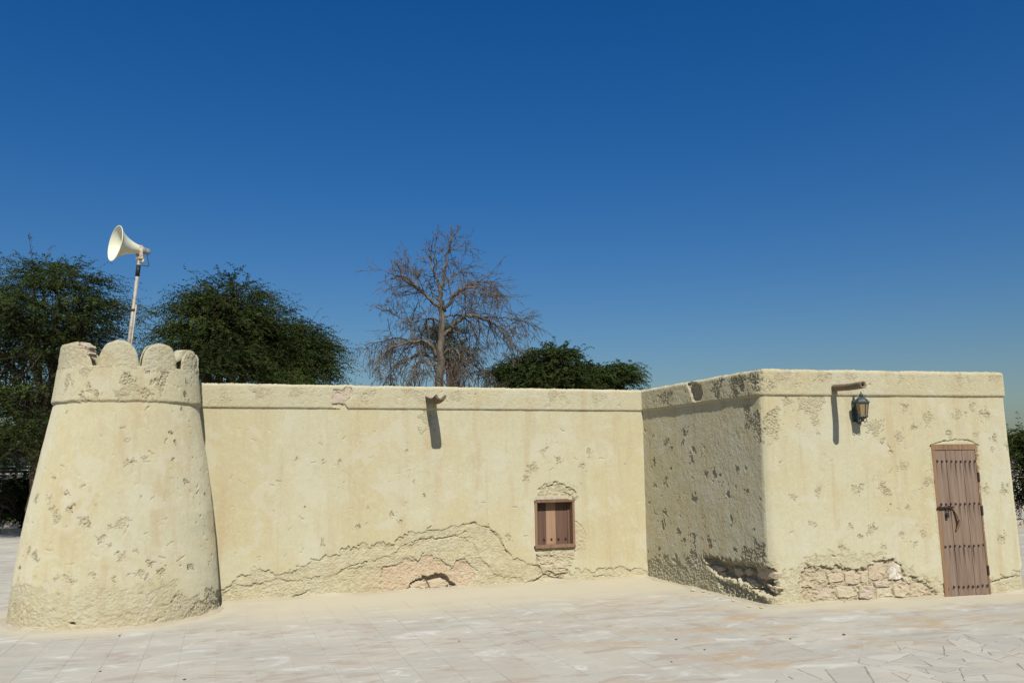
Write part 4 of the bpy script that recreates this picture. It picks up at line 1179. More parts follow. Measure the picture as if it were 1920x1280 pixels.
# merlons: curved slabs with rounded tops
def merlon(cdeg, wdeg, h, power, seed, broken=None):
    c0, hw = rad(cdeg), rad(wdeg) / 2
    nu, nv, nt_ = 46, 34, 0.19
    t = np.linspace(-1, 1, nu); s = np.linspace(0, 1, nv)
    Tm, Sm = np.meshgrid(t, s, indexing='ij')
    top = h * (1 - np.abs(Tm) ** power) ** (1 / 2.0)
    top = top * (1 + 0.03 * fbm(Tm * 2, Tm * 0, 3, seed))
    if broken is not None:
        top = np.minimum(top, h * np.interp(Tm, *broken) * (1 + 0.06 * fbm(Tm * 7, Tm * 0, 3, seed + 4)))
    Z = 2.690 + (top + 0.05) * Sm
    PH = c0 + Tm * hw * (1 - 0.02 * (1 - Sm))
    R0 = tower_r(Z) + 0.010 + 0.0095 * smooth(0.0, 0.16, Sm) - 0.007 * Sm
    edge = smooth(0.0, 0.03, np.minimum(top * (1 - Sm) + 0.0, (1 - np.abs(Tm)) * hw * 0.74 + 0.012 * Sm * 0))
    dn = 0.005 * fbm(PH * 14, Z * 14, 3, seed + 1) + 0.004 * fbm(PH * 30, Z * 40, 2, seed + 2)
    ro = R0 - dn - 0.014 * (1 - edge)
    ri = R0 - nt_ + dn + 0.02 * (1 - edge)
    Vo = tower_xyz(PH, Z, ro).reshape(-1, 3); Vi = tower_xyz(PH, Z, ri).reshape(-1, 3)
    n = nu * nv
    Fo = grid_faces(nu, nv); Fi = grid_faces(nu, nv, flip=True) + n
    idx = np.arange(n).reshape(nu, nv)
    rim = np.r_[idx[0, :], idx[1:-1, -1], idx[-1, ::-1]]
    a, b = rim[:-1], rim[1:]
    Fr = np.stack([a, b, b + n, a + n], -1)[:, ::-1]
    A = np.zeros((2 * n, 3)); rg = smooth(0.0, 0.5, fbm(PH * 6, Z * 6, 3, seed + 6) + 0.25).reshape(-1)
    A[:, 2] = 0.75; A[:n, 0] = rg * 0.6; A[n:, 0] = 0.3
    return mesh_np('merlon', np.vstack([Vo, Vi]), np.vstack([Fo, Fi, Fr]), M['plaster'], tower, True, {'dmg': A})
mer = {}
for i, (c_, w_, h_, pw, br) in enumerate(((-57, 52, 0.275, 14, ([-1, 0.15, 0.35, 0.62, 0.8, 1], [1, 1, 1.02, 0.8, 0.55, 0.1])), (-10, 33, 0.285, 2.3, None), (24.5, 32, 0.272, 2.6, None), (61, 32, 0.25, 2.6, None), (97, 30, 0.25, 2.6, None))):
    mer[i] = merlon(c_, w_, h_, pw, 400 + 20 * i, br)
mer[0]['label'] = 'broken flat-topped merlon with bared pink stones'
for i, (ph, z, s_, mt) in enumerate(((-41, 2.955, 0.050, 'stone_rose'), (-38.5, 2.905, 0.045, 'stone_pink'), (-36.5, 2.945, 0.035, 'stone_rose'), (-39.5, 2.86, 0.04, 'stone_rose'), (-45, 2.985, 0.035, 'stone_rose'), (-36, 2.87, 0.035, 'stone_pink'))):
    a = rad(ph); d = np.cos(a) * TF + np.sin(a) * TR; tn = -np.sin(a) * TF + np.cos(a) * TR
    c3 = np.r_[TC + d * 0.735, z]
    P = [c3 + np.r_[tn * s_ * math.cos(t), s_ * 0.62 * math.sin(t)] for t in np.linspace(0, 2 * np.pi, 7)[:-1]]
    stone_obj('stone', P, d, 0.10, M[mt], mer[0], 0.014, 330 + i)

# ------------------------------------------------------------------ loudspeaker on its pole
DSP = 11.0
pb = at_dist(241, 650, DSP); pt = at_dist(260, 497, DSP)
ax = unit(pt - pb)
base = pb - ax * ((pb[2] - 2.32) / ax[2])
pole = empty('loudspeaker_pole', tuple(base))
tag(pole, 'slim leaning galvanised pole rising behind the tower battlements', 'pole')
sidev = unit(np.cross(ax, [0, 1, 0])); fwd = unit(np.cross(sidev, ax))
mb = MB(); mb.tube([base, pt + ax * 0.02], 0.021, 10); mb.build('pipe', M['galv'], pole, True)
mb = MB(); mid = base + ax * ((pt - base) @ ax * 0.72); mb.tube([base - sidev * 0.030, mid - sidev * 0.030], 0.011, 6); mb.build('conduit', M['galv'], pole, True)
tp = at_dist(256, 530, DSP); mb = MB(); mb.tube([pt - ax * 0.14, pt + ax * 0.0], 0.0255, 10); mb.build('tape_wrap', M['black_tape'], pole, True)
q = at_dist(246.5, 581, DSP); s_ = (q - base) @ ax; c3 = base + ax * s_
mb = MB(); mb.tube([c3 - ax * 0.012, c3 + ax * 0.012], 0.030, 10); mb.tube([c3 - sidev * 0.01, c3 + sidev * 0.06], 0.007, 6); mb.build('clamp', M['iron'], pole, False)
# horn
driver_end = at_dist(280, 473, DSP + 0.10); mouth_c = at_dist(216.5, 456.5, DSP - 0.04)
hax = unit(mouth_c - driver_end); HL = np.linalg.norm(mouth_c - driver_end)
hx1 = unit(np.cross(hax, [0, 0, 1])); hx2 = np.cross(hx1, hax)
HA = np.array([hx1, hx2, hax])
spk = empty('horn_loudspeaker', tuple(pt))
tag(spk, 'cream horn loudspeaker with flared bell on the pole above the tower', 'loudspeaker')
s = np.linspace(0, 1, 26); r0, r1 = 0.042, 0.213; s0 = 0.085
outer = np.c_[r0 + (r1 - r0) * (0.42 * s + 0.58 * s ** 3.2), s0 + (HL - s0) * s]
lip = [(r1 + 0.008, HL - 0.002), (r1 + 0.009, HL + 0.006), (r1 - 0.002, HL + 0.006)]
inner = np.c_[outer[::-1, 0] - 0.005, outer[::-1, 1]]
mb = MB(); mb.lathe(np.vstack([[(0.02, s0 - 0.002)], outer, lip, inner, [(0.03, s0 + 0.01), (0.001, s0 + 0.01)]]), 48, driver_end, HA)
mb.build('bell', M['cream_paint'], spk, True)
mb = MB(); mb.lathe([(0.001, -0.004), (0.030, -0.003), (0.037, 0.006), (0.041, 0.03), (0.043, 0.07), (0.047, 0.074), (0.047, 0.098), (0.03, 0.1)], 24, driver_end, HA); mb.build('driver', M['grey_plastic'], spk, True)
jn = driver_end + hax * 0.13
yk = pt + ax * 0.085
for sg, nm in ((1, 'bracket'), (-1, 'bracket')):
    mb = MB(); a_, b_ = jn + hx1 * sg * 0.066 - hx2 * 0.0 + hx2 * 0.03, yk + hx1 * sg * 0.050
    dz = unit(a_ - b_); e1 = unit(np.cross(dz, hx1)); e2 = np.cross(dz, e1)
    mb.box((a_ + b_) / 2, 0.019, 0.0035, np.linalg.norm(a_ - b_) / 2 + 0.012, np.array([e1, e2, dz]), bev=0.002)
    mb.tube([a_ - hx1 * sg * 0.02, a_ + hx1 * sg * 0.008], 0.009, 8)
    mb.build(nm, M['rusty'], spk)
mb = MB(); mb.box(yk, 0.058, 0.024, 0.016, np.array([hx1, unit(np.cross([0, 0, 1], hx1)), [0, 0, 1]]), bev=0.004); mb.tube([pt - ax * 0.01, yk], 0.017, 8)
mb.box(yk - ax * 0.03 + sidev * -0.03, 0.035, 0.02, 0.022, np.array([sidev, fwd, ax]), bev=0.004)
mb.build('mount', M['rusty'], spk)
t = np.linspace(0, 1, 16)[:, None]
e0 = driver_end + hax * 0.02 - hx2 * 0.035; e3 = pt + sidev * 0.02
c1 = e0 + np.array([0.03, 0, -0.20]); c2 = e3 + np.array([0.19, 0, -0.01])
cab = (1 - t) ** 3 * e0 + 3 * (1 - t) ** 2 * t * c1 + 3 * (1 - t) * t ** 2 * c2 + t ** 3 * e3
mb = MB(); mb.tube(cab, 0.0042, 5); mb.build('cable', M['black_tape'], spk, True)

# ------------------------------------------------------------------ wall lantern
c_, k_ = wall_uv(2, 1601, 768); LB = wall_xyz(2, c_[0], c_[1], 0.0)
lan = empty('wall_lantern', tuple(LB)); lan.rotation_euler.z = math.atan2(D3[1], D3[0])
tag(lan, 'dark verdigris wall lantern with amber panes below the log spout', 'lantern')
def lobj(mb, name, mat, smooth=False): return mb.build(name, mat, lan, smooth, origin=(0, 0, 0))
mb = MB()
mb.box((0, -0.012, -0.03), 0.034, 0.010, 0.115, bev=0.005); mb.lathe([(0.034, 0), (0.03, 0.02), (0.012, 0.035), (0.014, 0.05), (0.008, 0.06), (0.010, 0.072), (0.001, 0.082)], 12, (0, -0.014, 0.085))
lobj(mb, 'back_plate', M['verdigris'])
oy = -0.155; oz = 0.0
mb = MB(); t = np.linspace(0, 1, 14)
mb.tube(np.c_[0 * t, -0.015 + (oy + 0.015) * t, -0.115 - 0.055 * np.sin(t * np.pi) + 0.01 * t], 0.0085, 8)
a = np.linspace(0, 4.5, 18); mb.tube(np.c_[0 * a, oy + 0.055 + 0.030 * np.cos(a) * (1 - a / 7), -0.175 + 0.030 * np.sin(a) * (1 - a / 7)], 0.006, 6)
lobj(mb, 'arm', M['verdigris'], True)
mb = MB()                                                # roof with finial
mb.lathe([(0.001, 0.205), (0.008, 0.198), (0.006, 0.188), (0.014, 0.180), (0.022, 0.168), (0.024, 0.158), (0.014, 0.146), (0.024, 0.140)], 14, (0, oy, oz))
mb.lathe([(0.024, 0.141), (0.046, 0.128), (0.066, 0.108), (0.078, 0.088), (0.088, 0.084), (0.090, 0.072), (0.080, 0.066), (0.02, 0.066)], 6, (0, oy, oz), rot=rad(30))
lobj(mb, 'roof', M['verdigris'])
mb = MB(); rt, rb, zt_, zb_ = 0.074, 0.052, 0.066, -0.085
for i in range(6):
    a = rad(60 * i + 30); mb.tube([(rt * math.cos(a), oy + rt * math.sin(a), zt_), (rb * math.cos(a), oy + rb * math.sin(a), zb_)], 0.0055, 5)
mb.lathe([(rb + 0.008, zb_ + 0.006), (rb + 0.012, zb_ - 0.004), (rb + 0.002, zb_ - 0.014), (0.026, zb_ - 0.030), (0.012, zb_ - 0.040), (0.014, zb_ - 0.052), (0.001, zb_ - 0.066)], 6, (0, oy, oz), rot=rad(30))
for sg in (-1, 1):
    a = np.linspace(0, 3.6, 14); mb.tube(np.c_[sg * (0.030 + 0.022 * np.sin(a)), np.full(14, oy), zb_ - 0.045 + 0.022 * np.cos(a)], 0.0045, 5)
lobj(mb, 'cage', M['verdigris'])
for i in range(6):
    a0, a1 = rad(60 * i + 30), rad(60 * i + 90); k_ = 0.94
    V = [(k_ * r * math.cos(a), oy + k_ * r * math.sin(a), z) for r, z, a in ((rb, zb_, a0), (rb, zb_, a1), (rt, zt_, a1), (rt, zt_, a0))]
    mesh_np('pane', V, [(0, 1, 2, 3)], M['amber'], lan, False, origin=(0, 0, 0))

# ------------------------------------------------------------------ trees
def unit_rows(v): return v / (np.linalg.norm(v, axis=1)[:, None] + 1e-6)
def leaf_cloud(lobes, n_spray, leaf_len, leaf_w, rng, spray_len=0.7, per=36, droop=0.5, shell=0.6, pad=1.0):
    """sprays of small leaflets on drooping twigs through the volume of the lobes; returns verts, quads, twig list"""
    wts = np.array([l[3] * l[4] * l[5] for l in lobes]) ** 0.72; wts /= wts.sum()
    which = rng.choice(len(lobes), n_spray, p=wts)
    L = np.array(lobes)[which]
    d = rng.normal(size=(n_spray, 3)); d /= np.linalg.norm(d, axis=1)[:, None]
    d[:, 2] = np.where(d[:, 2] < -0.55, -d[:, 2], d[:, 2])
    rr = rng.random(n_spray) ** (1 / 3.0)
    rr = np.where(rng.random(n_spray) < shell, 0.72 + 0.28 * rng.random(n_spray), rr)
    # boughs: sprays gather on flattish pads, so that layers, hollows and gaps appear
    npad = max(10, n_spray // 34)
    pw = rng.choice(len(lobes), npad, p=wts); PLb = np.array(lobes)[pw]
    pdv = rng.normal(size=(npad, 3)); pdv /= np.linalg.norm(pdv, axis=1)[:, None]; pdv[:, 2] = np.where(pdv[:, 2] < -0.5, -pdv[:, 2], pdv[:, 2])
    prr = np.where(rng.random(npad) < 0.7, rng.uniform(0.70, 0.98, npad), rng.random(npad) ** 0.5)
    pc = PLb[:, :3] + pdv * PLb[:, 3:6] * prr[:, None] * np.array([0.88, 0.88, 0.86])
    ip = rng.integers(0, npad, n_spray); ps = rng.uniform(0.6, 1.3, npad)
    free = rng.random(n_spray) < 0.22
    st = pc[ip] + rng.normal(size=(n_spray, 3)) * np.array([0.42, 0.42, 0.11]) * ps[ip][:, None] * pad
    st = np.where(free[:, None], L[:, :3] + d * L[:, 3:6] * rr[:, None] * np.array([0.85, 0.85, 0.82]), st)
    d = np.where(free[:, None], d, pdv[ip] * 0.7 + unit_rows(st - pc[ip]) * np.array([0.8, 0.8, 0.2]))
    d = unit_rows(d)
    tint = np.clip(rng.uniform(0.55, 1.25, npad)[ip] * rng.uniform(0.75, 1.3, n_spray), 0.4, 1.7)
    tint = np.where(free, 0.6, tint)
    out = d * np.array([1, 1, 0.30]) + rng.normal(0, 1, (n_spray, 3)) * np.array([0.4, 0.4, 0.16]); out[:, 2] += 0.10
    out /= np.linalg.norm(out, axis=1)[:, None]
    ln = spray_len * rng.uniform(0.55, 1.25, n_spray)
    t = (np.arange(per) + 0.5) / per
    T_ = np.broadcast_to(t, (n_spray, per)) + rng.uniform(-0.02, 0.02, (n_spray, per))
    P = st[:, None, :] + out[:, None, :] * (T_ * ln[:, None])[..., None]
    P[..., 2] += 0.05 * np.sin(T_ * 9 + which[:, None]) * ln[:, None]
    P[..., 2] -= droop * (T_ ** 2) * ln[:, None] * rng.uniform(0.3, 1.3, n_spray)[:, None]
    tang = np.repeat(out[:, None, :], per, 1).copy(); tang[..., 2] -= droop * 1.6 * T_
    tang /= np.linalg.norm(tang, axis=2)[..., None]
    side = np.cross(tang, np.array([0, 0, 1.0])); side /= np.linalg.norm(side, axis=2)[..., None] + 1e-6
    sg = np.where(np.arange(per) % 2 == 0, 1, -1)[None, :, None]
    ld = side * sg * rng.uniform(0.5, 1.0, (n_spray, per, 1)) + tang * 0.55 + rng.normal(0, 0.35, (n_spray, per, 3)); ld[..., 2] -= 0.15
    ld /= np.linalg.norm(ld, axis=2)[..., None]
    wv = np.cross(ld, rng.normal(size=(n_spray, per, 3))); wv /= np.linalg.norm(wv, axis=2)[..., None] + 1e-6
    ll = leaf_len * rng.uniform(0.6, 1.3, (n_spray, per, 1)); lw = leaf_w * rng.uniform(0.7, 1.2, (n_spray, per, 1))
    taper = (1.15 - 0.6 * T_)[..., None]
    ll = ll * taper
    a = P; b = P + ld * ll * 0.45 + wv * lw * 0.5; c3 = P + ld * ll; e = P + ld * ll * 0.55 - wv * lw * 0.5
    V = np.stack([a, b, c3, e], 2).reshape(-1, 3)
    Q_ = np.arange(len(V)).reshape(-1, 4)
    tips = P[:, -1, :]
    tc = np.repeat(np.repeat(tint, per), 4)[:, None] * np.ones((1, 3))
    return V, Q_, st, tips, tc
def green_tree(name, label, base_px, D, lobes_px, mat, n_spray, seed, group='trees behind the building', cat='tree', leaf=(0.080, 0.026), spray=0.95, depth=0.8, trunk_r=0.16, droop=0.5, per=36, stems=1):
    rng = np.random.default_rng(seed)
    b = at_dist(base_px, 900, D); base = np.array([b[0], b[1], -0.03])
    root = empty(name, tuple(base)); tag(root, label, cat, group)
    lobes = []
    for (x, y, rx, ry, *dd) in lobes_px:
        off = dd[0] if dd else 0.0
        c3 = at_dist(x, y, D + off); k_ = (D + off) / F_PX
        lobes.append((c3[0], c3[1], max(c3[2], ry * k_ * 0.8), rx * k_, rx * k_ * depth, ry * k_))
    V, Q_, st, tips, tc = leaf_cloud(lobes, n_spray, leaf[0], leaf[1], rng, spray, per, droop, pad=min(1.0, 0.35 * max(l[3] for l in lobes)))
    ok = (V.reshape(-1, 4, 3)[:, :, 2].min(1) > 0.0)
    mesh_np('crown', V, Q_[ok], mat, root, False, {'tint': tc})
    mb = MB()
    cz = min(l[2] for l in lobes)
    fork = base + np.array([0, 0, max(0.4, 0.45 * np.mean([l[2] for l in lobes]))])
    n0 = 6
    for s_ in range(stems):
        off = np.array([rng.normal(0, 0.15), rng.normal(0, 0.15), 0]) if stems > 1 else np.zeros(3)
        pts = [base + off + (fork - base) * t + np.array([rng.normal(0, .04), rng.normal(0, .04), 0]) * (t > 0) for t in np.linspace(0, 1, n0)]
        mb.tube(pts, np.linspace(trunk_r * 1.25, trunk_r * 0.8, n0), 9)
    mb.build('trunk', M['bark'], root, True)
    for i, l in enumerate(lobes):
        c3 = np.array(l[:3]); pts = []
        for t in np.linspace(0, 1, 8):
            p = fork * (1 - t) + c3 * t + np.array([0, 0, 0.5 * math.sin(t * np.pi) * 0.5]) + rng.normal(0, 0.05, 3) * (0 < t < 1)
            pts.append(p)
        mb = MB(); mb.tube(pts, np.linspace(trunk_r * 0.65, 0.03, 8), 7)
        sel = [k for k in range(len(st)) if np.linalg.norm((st[k] - c3) / np.array(l[3:6])) < 1.05]
        for k in (rng.choice(sel, min(26, len(sel)), replace=False) if sel else []):
            s0 = pts[rng.integers(3, 8)]; m_ = (s0 + st[k]) / 2 + np.array([0, 0, 0.15]) + rng.normal(0, .06, 3)
            mb.tube([s0, m_, st[k], tips[k]], [0.028, 0.02, 0.011, 0.004], 4, cap=False)
        mb.build('limb', M['bark'], root, True)
    return root
green_tree('leafy_tree', 'tall dark feathery tree behind the tower at its outer side', 75, 24, [(110, 556, 92, 62), (70, 600, 118, 80), (165, 610, 52, 58), (25, 690, 105, 95), (120, 700, 85, 90), (40, 800, 105, 80), (80, 790, 60, 80), (20, 850, 90, 40), (-70, 650, 110, 130, 1)], M['leaf_dark'], 4200, 1, trunk_r=0.2)
green_tree('leafy_tree', 'dense dark tree with layered crown between the tower and the dead tree', 425, 22, [(438, 552, 58, 34), (400, 600, 82, 48), (430, 640, 100, 60), (350, 660, 48, 52), (440, 700, 110, 60), (480, 610, 40, 50)], M['leaf_dark'], 2900, 2, trunk_r=0.2)
green_tree('leafy_tree', 'lower rounded dark tree adjoining the layered one, its sprays reaching toward the dead tree', 570, 23.5, [(552, 640, 44, 28), (578, 674, 44, 36), (525, 670, 66, 48), (565, 715, 58, 40)], M['leaf_dark'], 2000, 3, trunk_r=0.16)
green_tree('leafy_tree', 'broad dark green tree just behind the wall right beside the dead tree', 1030, 31, [(1035, 682, 58, 27), (985, 702, 55, 24), (1030, 712, 88, 34), (960, 722, 36, 20)], M['leaf_mid'], 1500, 4, leaf=(0.10, 0.042), spray=0.75, trunk_r=0.15)
green_tree('leafy_tree', 'spreading dark green tree behind the inner corner of the building', 1125, 33, [(1140, 702, 55, 20), (1110, 716, 60, 24), (1165, 720, 38, 18), (1095, 728, 70, 26)], M['leaf_mid'], 1200, 5, leaf=(0.10, 0.042), spray=0.75, trunk_r=0.14)
green_tree('wispy_tree', 'small grey-green wispy tree seen through the dead branches', 838, 31, [(845, 640, 28, 42), (822, 650, 24, 40), (866, 672, 28, 32), (850, 690, 40, 34)], M['leaf_grey'], 420, 6, leaf=(0.10, 0.022), spray=0.8, trunk_r=0.09, droop=0.15)
green_tree('leafy_tree', 'dark bushy tree beyond the far end of the building by the pavement edge', 1935, 24.6, [(1935, 850, 40, 35), (1930, 900, 36, 50), (1960, 880, 45, 70), (1922, 930, 26, 38)], M['leaf_dark'], 900, 8, trunk_r=0.12)
for i, (x, lob, lab) in enumerate(((10, [(8, 930, 46, 44), (-20, 950, 50, 40)], 'dark green shrub at the pavement edge behind the tower foot'),
                                   (50, [(48, 925, 26, 40), (60, 955, 26, 28)], 'narrow dark shrub standing against the tower outline'))):
    green_tree('shrub', lab, x, 26.4 + 0.7 * i, lob, M['leaf_mid'], 420, 20 + i, group='shrubs along the pavement edge', cat='shrub', spray=0.45, trunk_r=0.04, stems=3)

green_tree('hedge', 'dark clipped hedge filling the view beyond the slat fence', 0, 34, [(-60, 850, 70, 36), (20, 850, 60, 36), (80, 850, 50, 36)], M['leaf_dark'], 700, 31, group='shrubs along the pavement edge', cat='hedge', spray=0.5, trunk_r=0.05, stems=3)
# ------------------------------------------------------------------ bare dead tree
rng = np.random.default_rng(42)
DD = 20.0
def zd(x, y): return 680 + x / 4.128, 420 + y / 4.128
b = at_dist(824, 900, DD)
dead = empty('dead_tree', (b[0], b[1], -0.03))
tag(dead, 'bare dead tree with grey-brown arching branches behind the long wall', 'tree', 'trees behind the building')
kd = DD / F_PX
def limb_pts(L, dy):
    P = np.array([at_dist(*zd(x, y), DD) for x, y in L])
    s = np.r_[0, np.cumsum(np.linalg.norm(np.diff(P, axis=0), axis=1))]; s = s / s[-1]
    P[:, 1] += dy * s
    # smooth resample (Catmull-Rom)
    out = []
    n = len(P)
    for i in range(n - 1):
        p0, p1, p2, p3 = P[max(i - 1, 0)], P[i], P[i + 1], P[min(i + 2, n - 1)]
        for t in np.linspace(0, 1, 5)[:-1]:
            out.append(0.5 * ((2 * p1) + (-p0 + p2) * t + (2 * p0 - 5 * p1 + 4 * p2 - p3) * t * t + (-p0 + 3 * p1 - 3 * p2 + p3) * t ** 3))
    out.append(P[-1])
    out = np.array(out)
    out[1:-1] += rng.normal(0, 0.018, (len(out) - 2, 3))
    return out
def twig(mb, p, d, L, r, level, droop):
    n = 7 if level == 1 else 5
    pts = [p]; dd = d / np.linalg.norm(d)
    for i in range(n - 1):
        dd = dd + rng.normal(0, 0.13, 3) + np.array([0, 0, -droop * (0.4 + i / n)])
        dd /= np.linalg.norm(dd)
        pts.append(pts[-1] + dd * L / (n - 1))
    pts = np.array(pts)
    mb.tube(pts, np.linspace(r, max(r * 0.35, 0.003), n), 4 if level == 1 else 3, cap=False)
    if level < 3:
        for k in range(rng.integers(4, 7) if level == 1 else rng.integers(1, 4)):
            j = rng.integers(1, n - 1); f_ = rng.random()
            q = pts[j] * (1 - f_) + pts[j + 1] * f_
            tg = pts[j + 1] - pts[j]; tg = tg / np.linalg.norm(tg)
            nd = tg + rng.normal(0, 0.55, 3)
            twig(mb, q, nd, L * rng.uniform(0.3, 0.65), max(r * 0.6, 0.0055), level + 1, droop * 1.1)
tr = limb_pts([(598, 2100), (592, 1500), (595, 1250), (600, 1000), (612, 800), (607, 620), (600, 500)], 0)
tr[0, 2] = -0.03
mb = MB(); mb.tube(tr, np.interp(np.linspace(0, 1, len(tr)), [0, 0.3, 0.6, 1], [0.155, 0.108, 0.082, 0.048]), 10); mb.build('trunk', M['dead_bark'], dead, True)
LIMBS = [([(600, 500), (570, 420), (550, 370), (530, 290), (525, 200), (515, 188)], .055, .2, 8, .0), ([(560, 390), (565, 290), (565, 200), (572, 120), (543, 70)], .03, -.2, 4, -.03),
         ([(600, 505), (625, 420), (640, 340), (660, 240), (680, 170), (687, 100), (680, 22)], .06, -.2, 8, -.03), ([(672, 215), (735, 175), (790, 108)], .022, .2, 4, .0), ([(682, 160), (705, 90), (728, 20)], .02, .1, 3, -.04),
         ([(612, 500), (645, 440), (690, 370), (745, 335), (760, 330)], .04, .5, 13, .06), ([(605, 640), (545, 612), (480, 540), (420, 510), (350, 460), (290, 432), (252, 462), (244, 540)], .065, -.6, 24, .06),
         ([(430, 515), (415, 430), (430, 350)], .025, .3, 9, -.02), ([(350, 462), (310, 400), (280, 320)], .022, .1, 9, -.02),
         ([(565, 1020), (535, 950), (470, 918), (390, 930), (300, 960), (220, 1020), (170, 1090), (148, 1155)], .07, -.9, 28, .09), ([(400, 925), (330, 890), (250, 870), (150, 890), (60, 905), (0, 942)], .035, .5, 18, .05),
         ([(385, 915), (378, 830), (375, 750), (390, 650), (440, 560)], .04, .3, 16, .03), ([(376, 765), (330, 745), (280, 720), (200, 690), (158, 684)], .022, -.3, 12, .03),
         ([(635, 680), (690, 590), (750, 540), (860, 515), (940, 535), (990, 590), (1010, 650)], .065, -.7, 24, .08), ([(695, 580), (760, 490), (850, 430), (920, 415), (1000, 440), (1052, 515)], .045, .8, 20, .07),
         ([(690, 800), (730, 760), (820, 715), (920, 730), (1000, 780), (1090, 830), (1150, 900), (1130, 985)], .075, -.5, 26, .08), ([(935, 725), (1010, 712), (1080, 715), (1200, 708), (1275, 738), (1300, 800)], .035, .5, 18, .05),
         ([(615, 870), (690, 800)], .085, 0, 2, .05), ([(690, 805), (740, 860), (790, 960), (830, 1050), (900, 1110), (980, 1200)], .05, .6, 24, .10),
         ([(560, 1095), (480, 1005), (400, 1000), (330, 1040), (230, 1080), (190, 1160), (172, 1245)], .05, .8, 26, .10), ([(620, 1015), (680, 970), (740, 1000), (765, 1100), (770, 1230)], .045, -.5, 22, .12),
         ([(560, 1120), (470, 1080), (420, 1140), (400, 1240)], .035, -.8, 20, .12), ([(615, 1130), (660, 1090), (700, 1130), (730, 1240)], .03, .7, 18, .12),
         ([(605, 760), (540, 720), (480, 740), (440, 820), (420, 900)], .04, .9, 20, .10), ([(612, 720), (700, 690), (780, 700), (850, 800), (890, 920)], .035, 1.0, 18, .10), ([(600, 600), (560, 560), (520, 480), (470, 380)], .03, .8, 12, .02)]
for L, r, dy, nk, dr in LIMBS:
    P = limb_pts(L, dy); n = len(P)
    r = r * 0.72
    mb = MB(); mb.tube(P, np.linspace(r, 0.007, n), 7)
    tl = np.linalg.norm(np.diff(P, axis=0), axis=1).sum()
    for k in range(int(nk * 1.15)):
        t = rng.uniform(0.18, 1.0); i = min(int(t * (n - 1)), n - 2); f_ = t * (n - 1) - i
        q = P[i] * (1 - f_) + P[i + 1] * f_
        tg = P[i + 1] - P[i]; tg = tg / np.linalg.norm(tg)
        nd = tg * 0.8 + rng.normal(0, 0.55, 3) + np.array([0, 0, -0.12 if dr > 0.04 else 0.15])
        twig(mb, q, nd, rng.uniform(0.45, 1.05) * (1.05 - 0.62 * t) * (1.15 if dr > 0.04 else 0.62), max(0.0085, r * 0.30 * (1 - 0.6 * t)), 1, dr * 1.7 + 0.02)
    mb.build('branch', M['dead_bark'], dead, True)

# ------------------------------------------------------------------ boundary behind the tower: low rubble wall with a slatted fence, white post
def bpt(x, D): 
    q = at_dist(x, 890, D); return np.array([q[0], q[1]])
A0, A1 = bpt(-160, 30.5), bpt(95, 29.6)
dW = unit(A1 - A0); nW = nrm(dW); LW = np.linalg.norm(A1 - A0)
low = empty('rubble_wall', (A0[0], A0[1], -0.03)); tag(low, 'low pale rubble wall under the dark fence behind the tower', 'wall')
nx_, ny_ = 90, 20
gu, gv = np.meshgrid(np.linspace(0, LW, nx_), np.linspace(-0.05, 1.52, ny_), indexing='ij')
dpt = 0.06 * fbm(gu * 3, gv * 3, 3, 501)
XY = A0 + dW * gu[..., None] + nW * (0.15 + dpt)[..., None]
front = np.concatenate([XY, (gv + 0.05 * fbm(gu * 2.5, gu * 0, 3, 502) * (gv > 1.3))[..., None]], -1).reshape(-1, 3)
back = front.copy(); back[:, :2] -= nW * 0.35
idx = np.arange(nx_ * ny_).reshape(nx_, ny_); nn = nx_ * ny_
tq = np.stack([idx[:-1, -1], idx[1:, -1], idx[1:, -1] + nn, idx[:-1, -1] + nn], -1)
mesh_np('masonry', np.vstack([front, back]), np.vstack([grid_faces(nx_, ny_), grid_faces(nx_, ny_, flip=True) + nn, tq]), M['rubble'], low, True)
fence = empty('slat_fence', (A0[0], A0[1], 1.5)); tag(fence, 'dark horizontal slat fence on the pale rubble wall', 'fence')
axw = np.array([[dW[0], dW[1], 0], [nW[0], nW[1], 0], [0, 0, 1.0]])
for i in range(6):
    mb = MB(); z = 1.60 + 0.105 * i; mb.box(np.r_[A0 + dW * LW / 2 + nW * 0.02, z], LW / 2, 0.01, 0.042, axw, bev=0.004); mb.build('slat', M['dark_metal'], fence)
for i in range(5):
    mb = MB(); mb.box(np.r_[A0 + dW * (0.1 + (LW - 0.2) * i / 4) - nW * 0.025, 1.84], 0.03, 0.03, 0.38, axw, bev=0.004); mb.build('post', M['dark_metal'], fence)
wp = at_dist(55, 850, 31.5)
mb = MB(); mb.tube([(wp[0], wp[1], -0.03), (wp[0], wp[1], 2.62)], 0.045, 10); mb.lathe([(0.05, 2.62), (0.055, 2.64), (0.03, 2.68), (0.001, 2.69)], 10, (wp[0], wp[1], 0))
o = mb.build('post', M['white_paint'], None, True, origin=(wp[0], wp[1], 0)); o.location = (wp[0], wp[1], 0)
tag(o, 'thin white post beyond the dark fence', 'post')
# pale kerb at the far edge of the pavement
for (xa, xb, Da, Db, lab) in ((-160, 62, 26.9, 26.3, 'pale stone kerb at the pavement edge behind the tower'), (1890, 2080, 24.2, 24.8, 'pale stone kerb at the pavement edge beyond the room')):
    a_, b_ = bpt(xa, Da), bpt(xb, Db); d_ = unit(b_ - a_); n_ = nrm(d_); LL = np.linalg.norm(b_ - a_)
    mb = MB(); mb.box(np.r_[(a_ + b_) / 2, 0.04], LL / 2, 0.09, 0.08, np.array([[d_[0], d_[1], 0], [n_[0], n_[1], 0], [0, 0, 1.0]]), bev=0.015)
    o = mb.build('kerb', M['rubble'], None, origin=(*((a_ + b_) / 2), 0)); o.location = (*((a_ + b_) / 2), 0)
    tag(o, kind='structure')

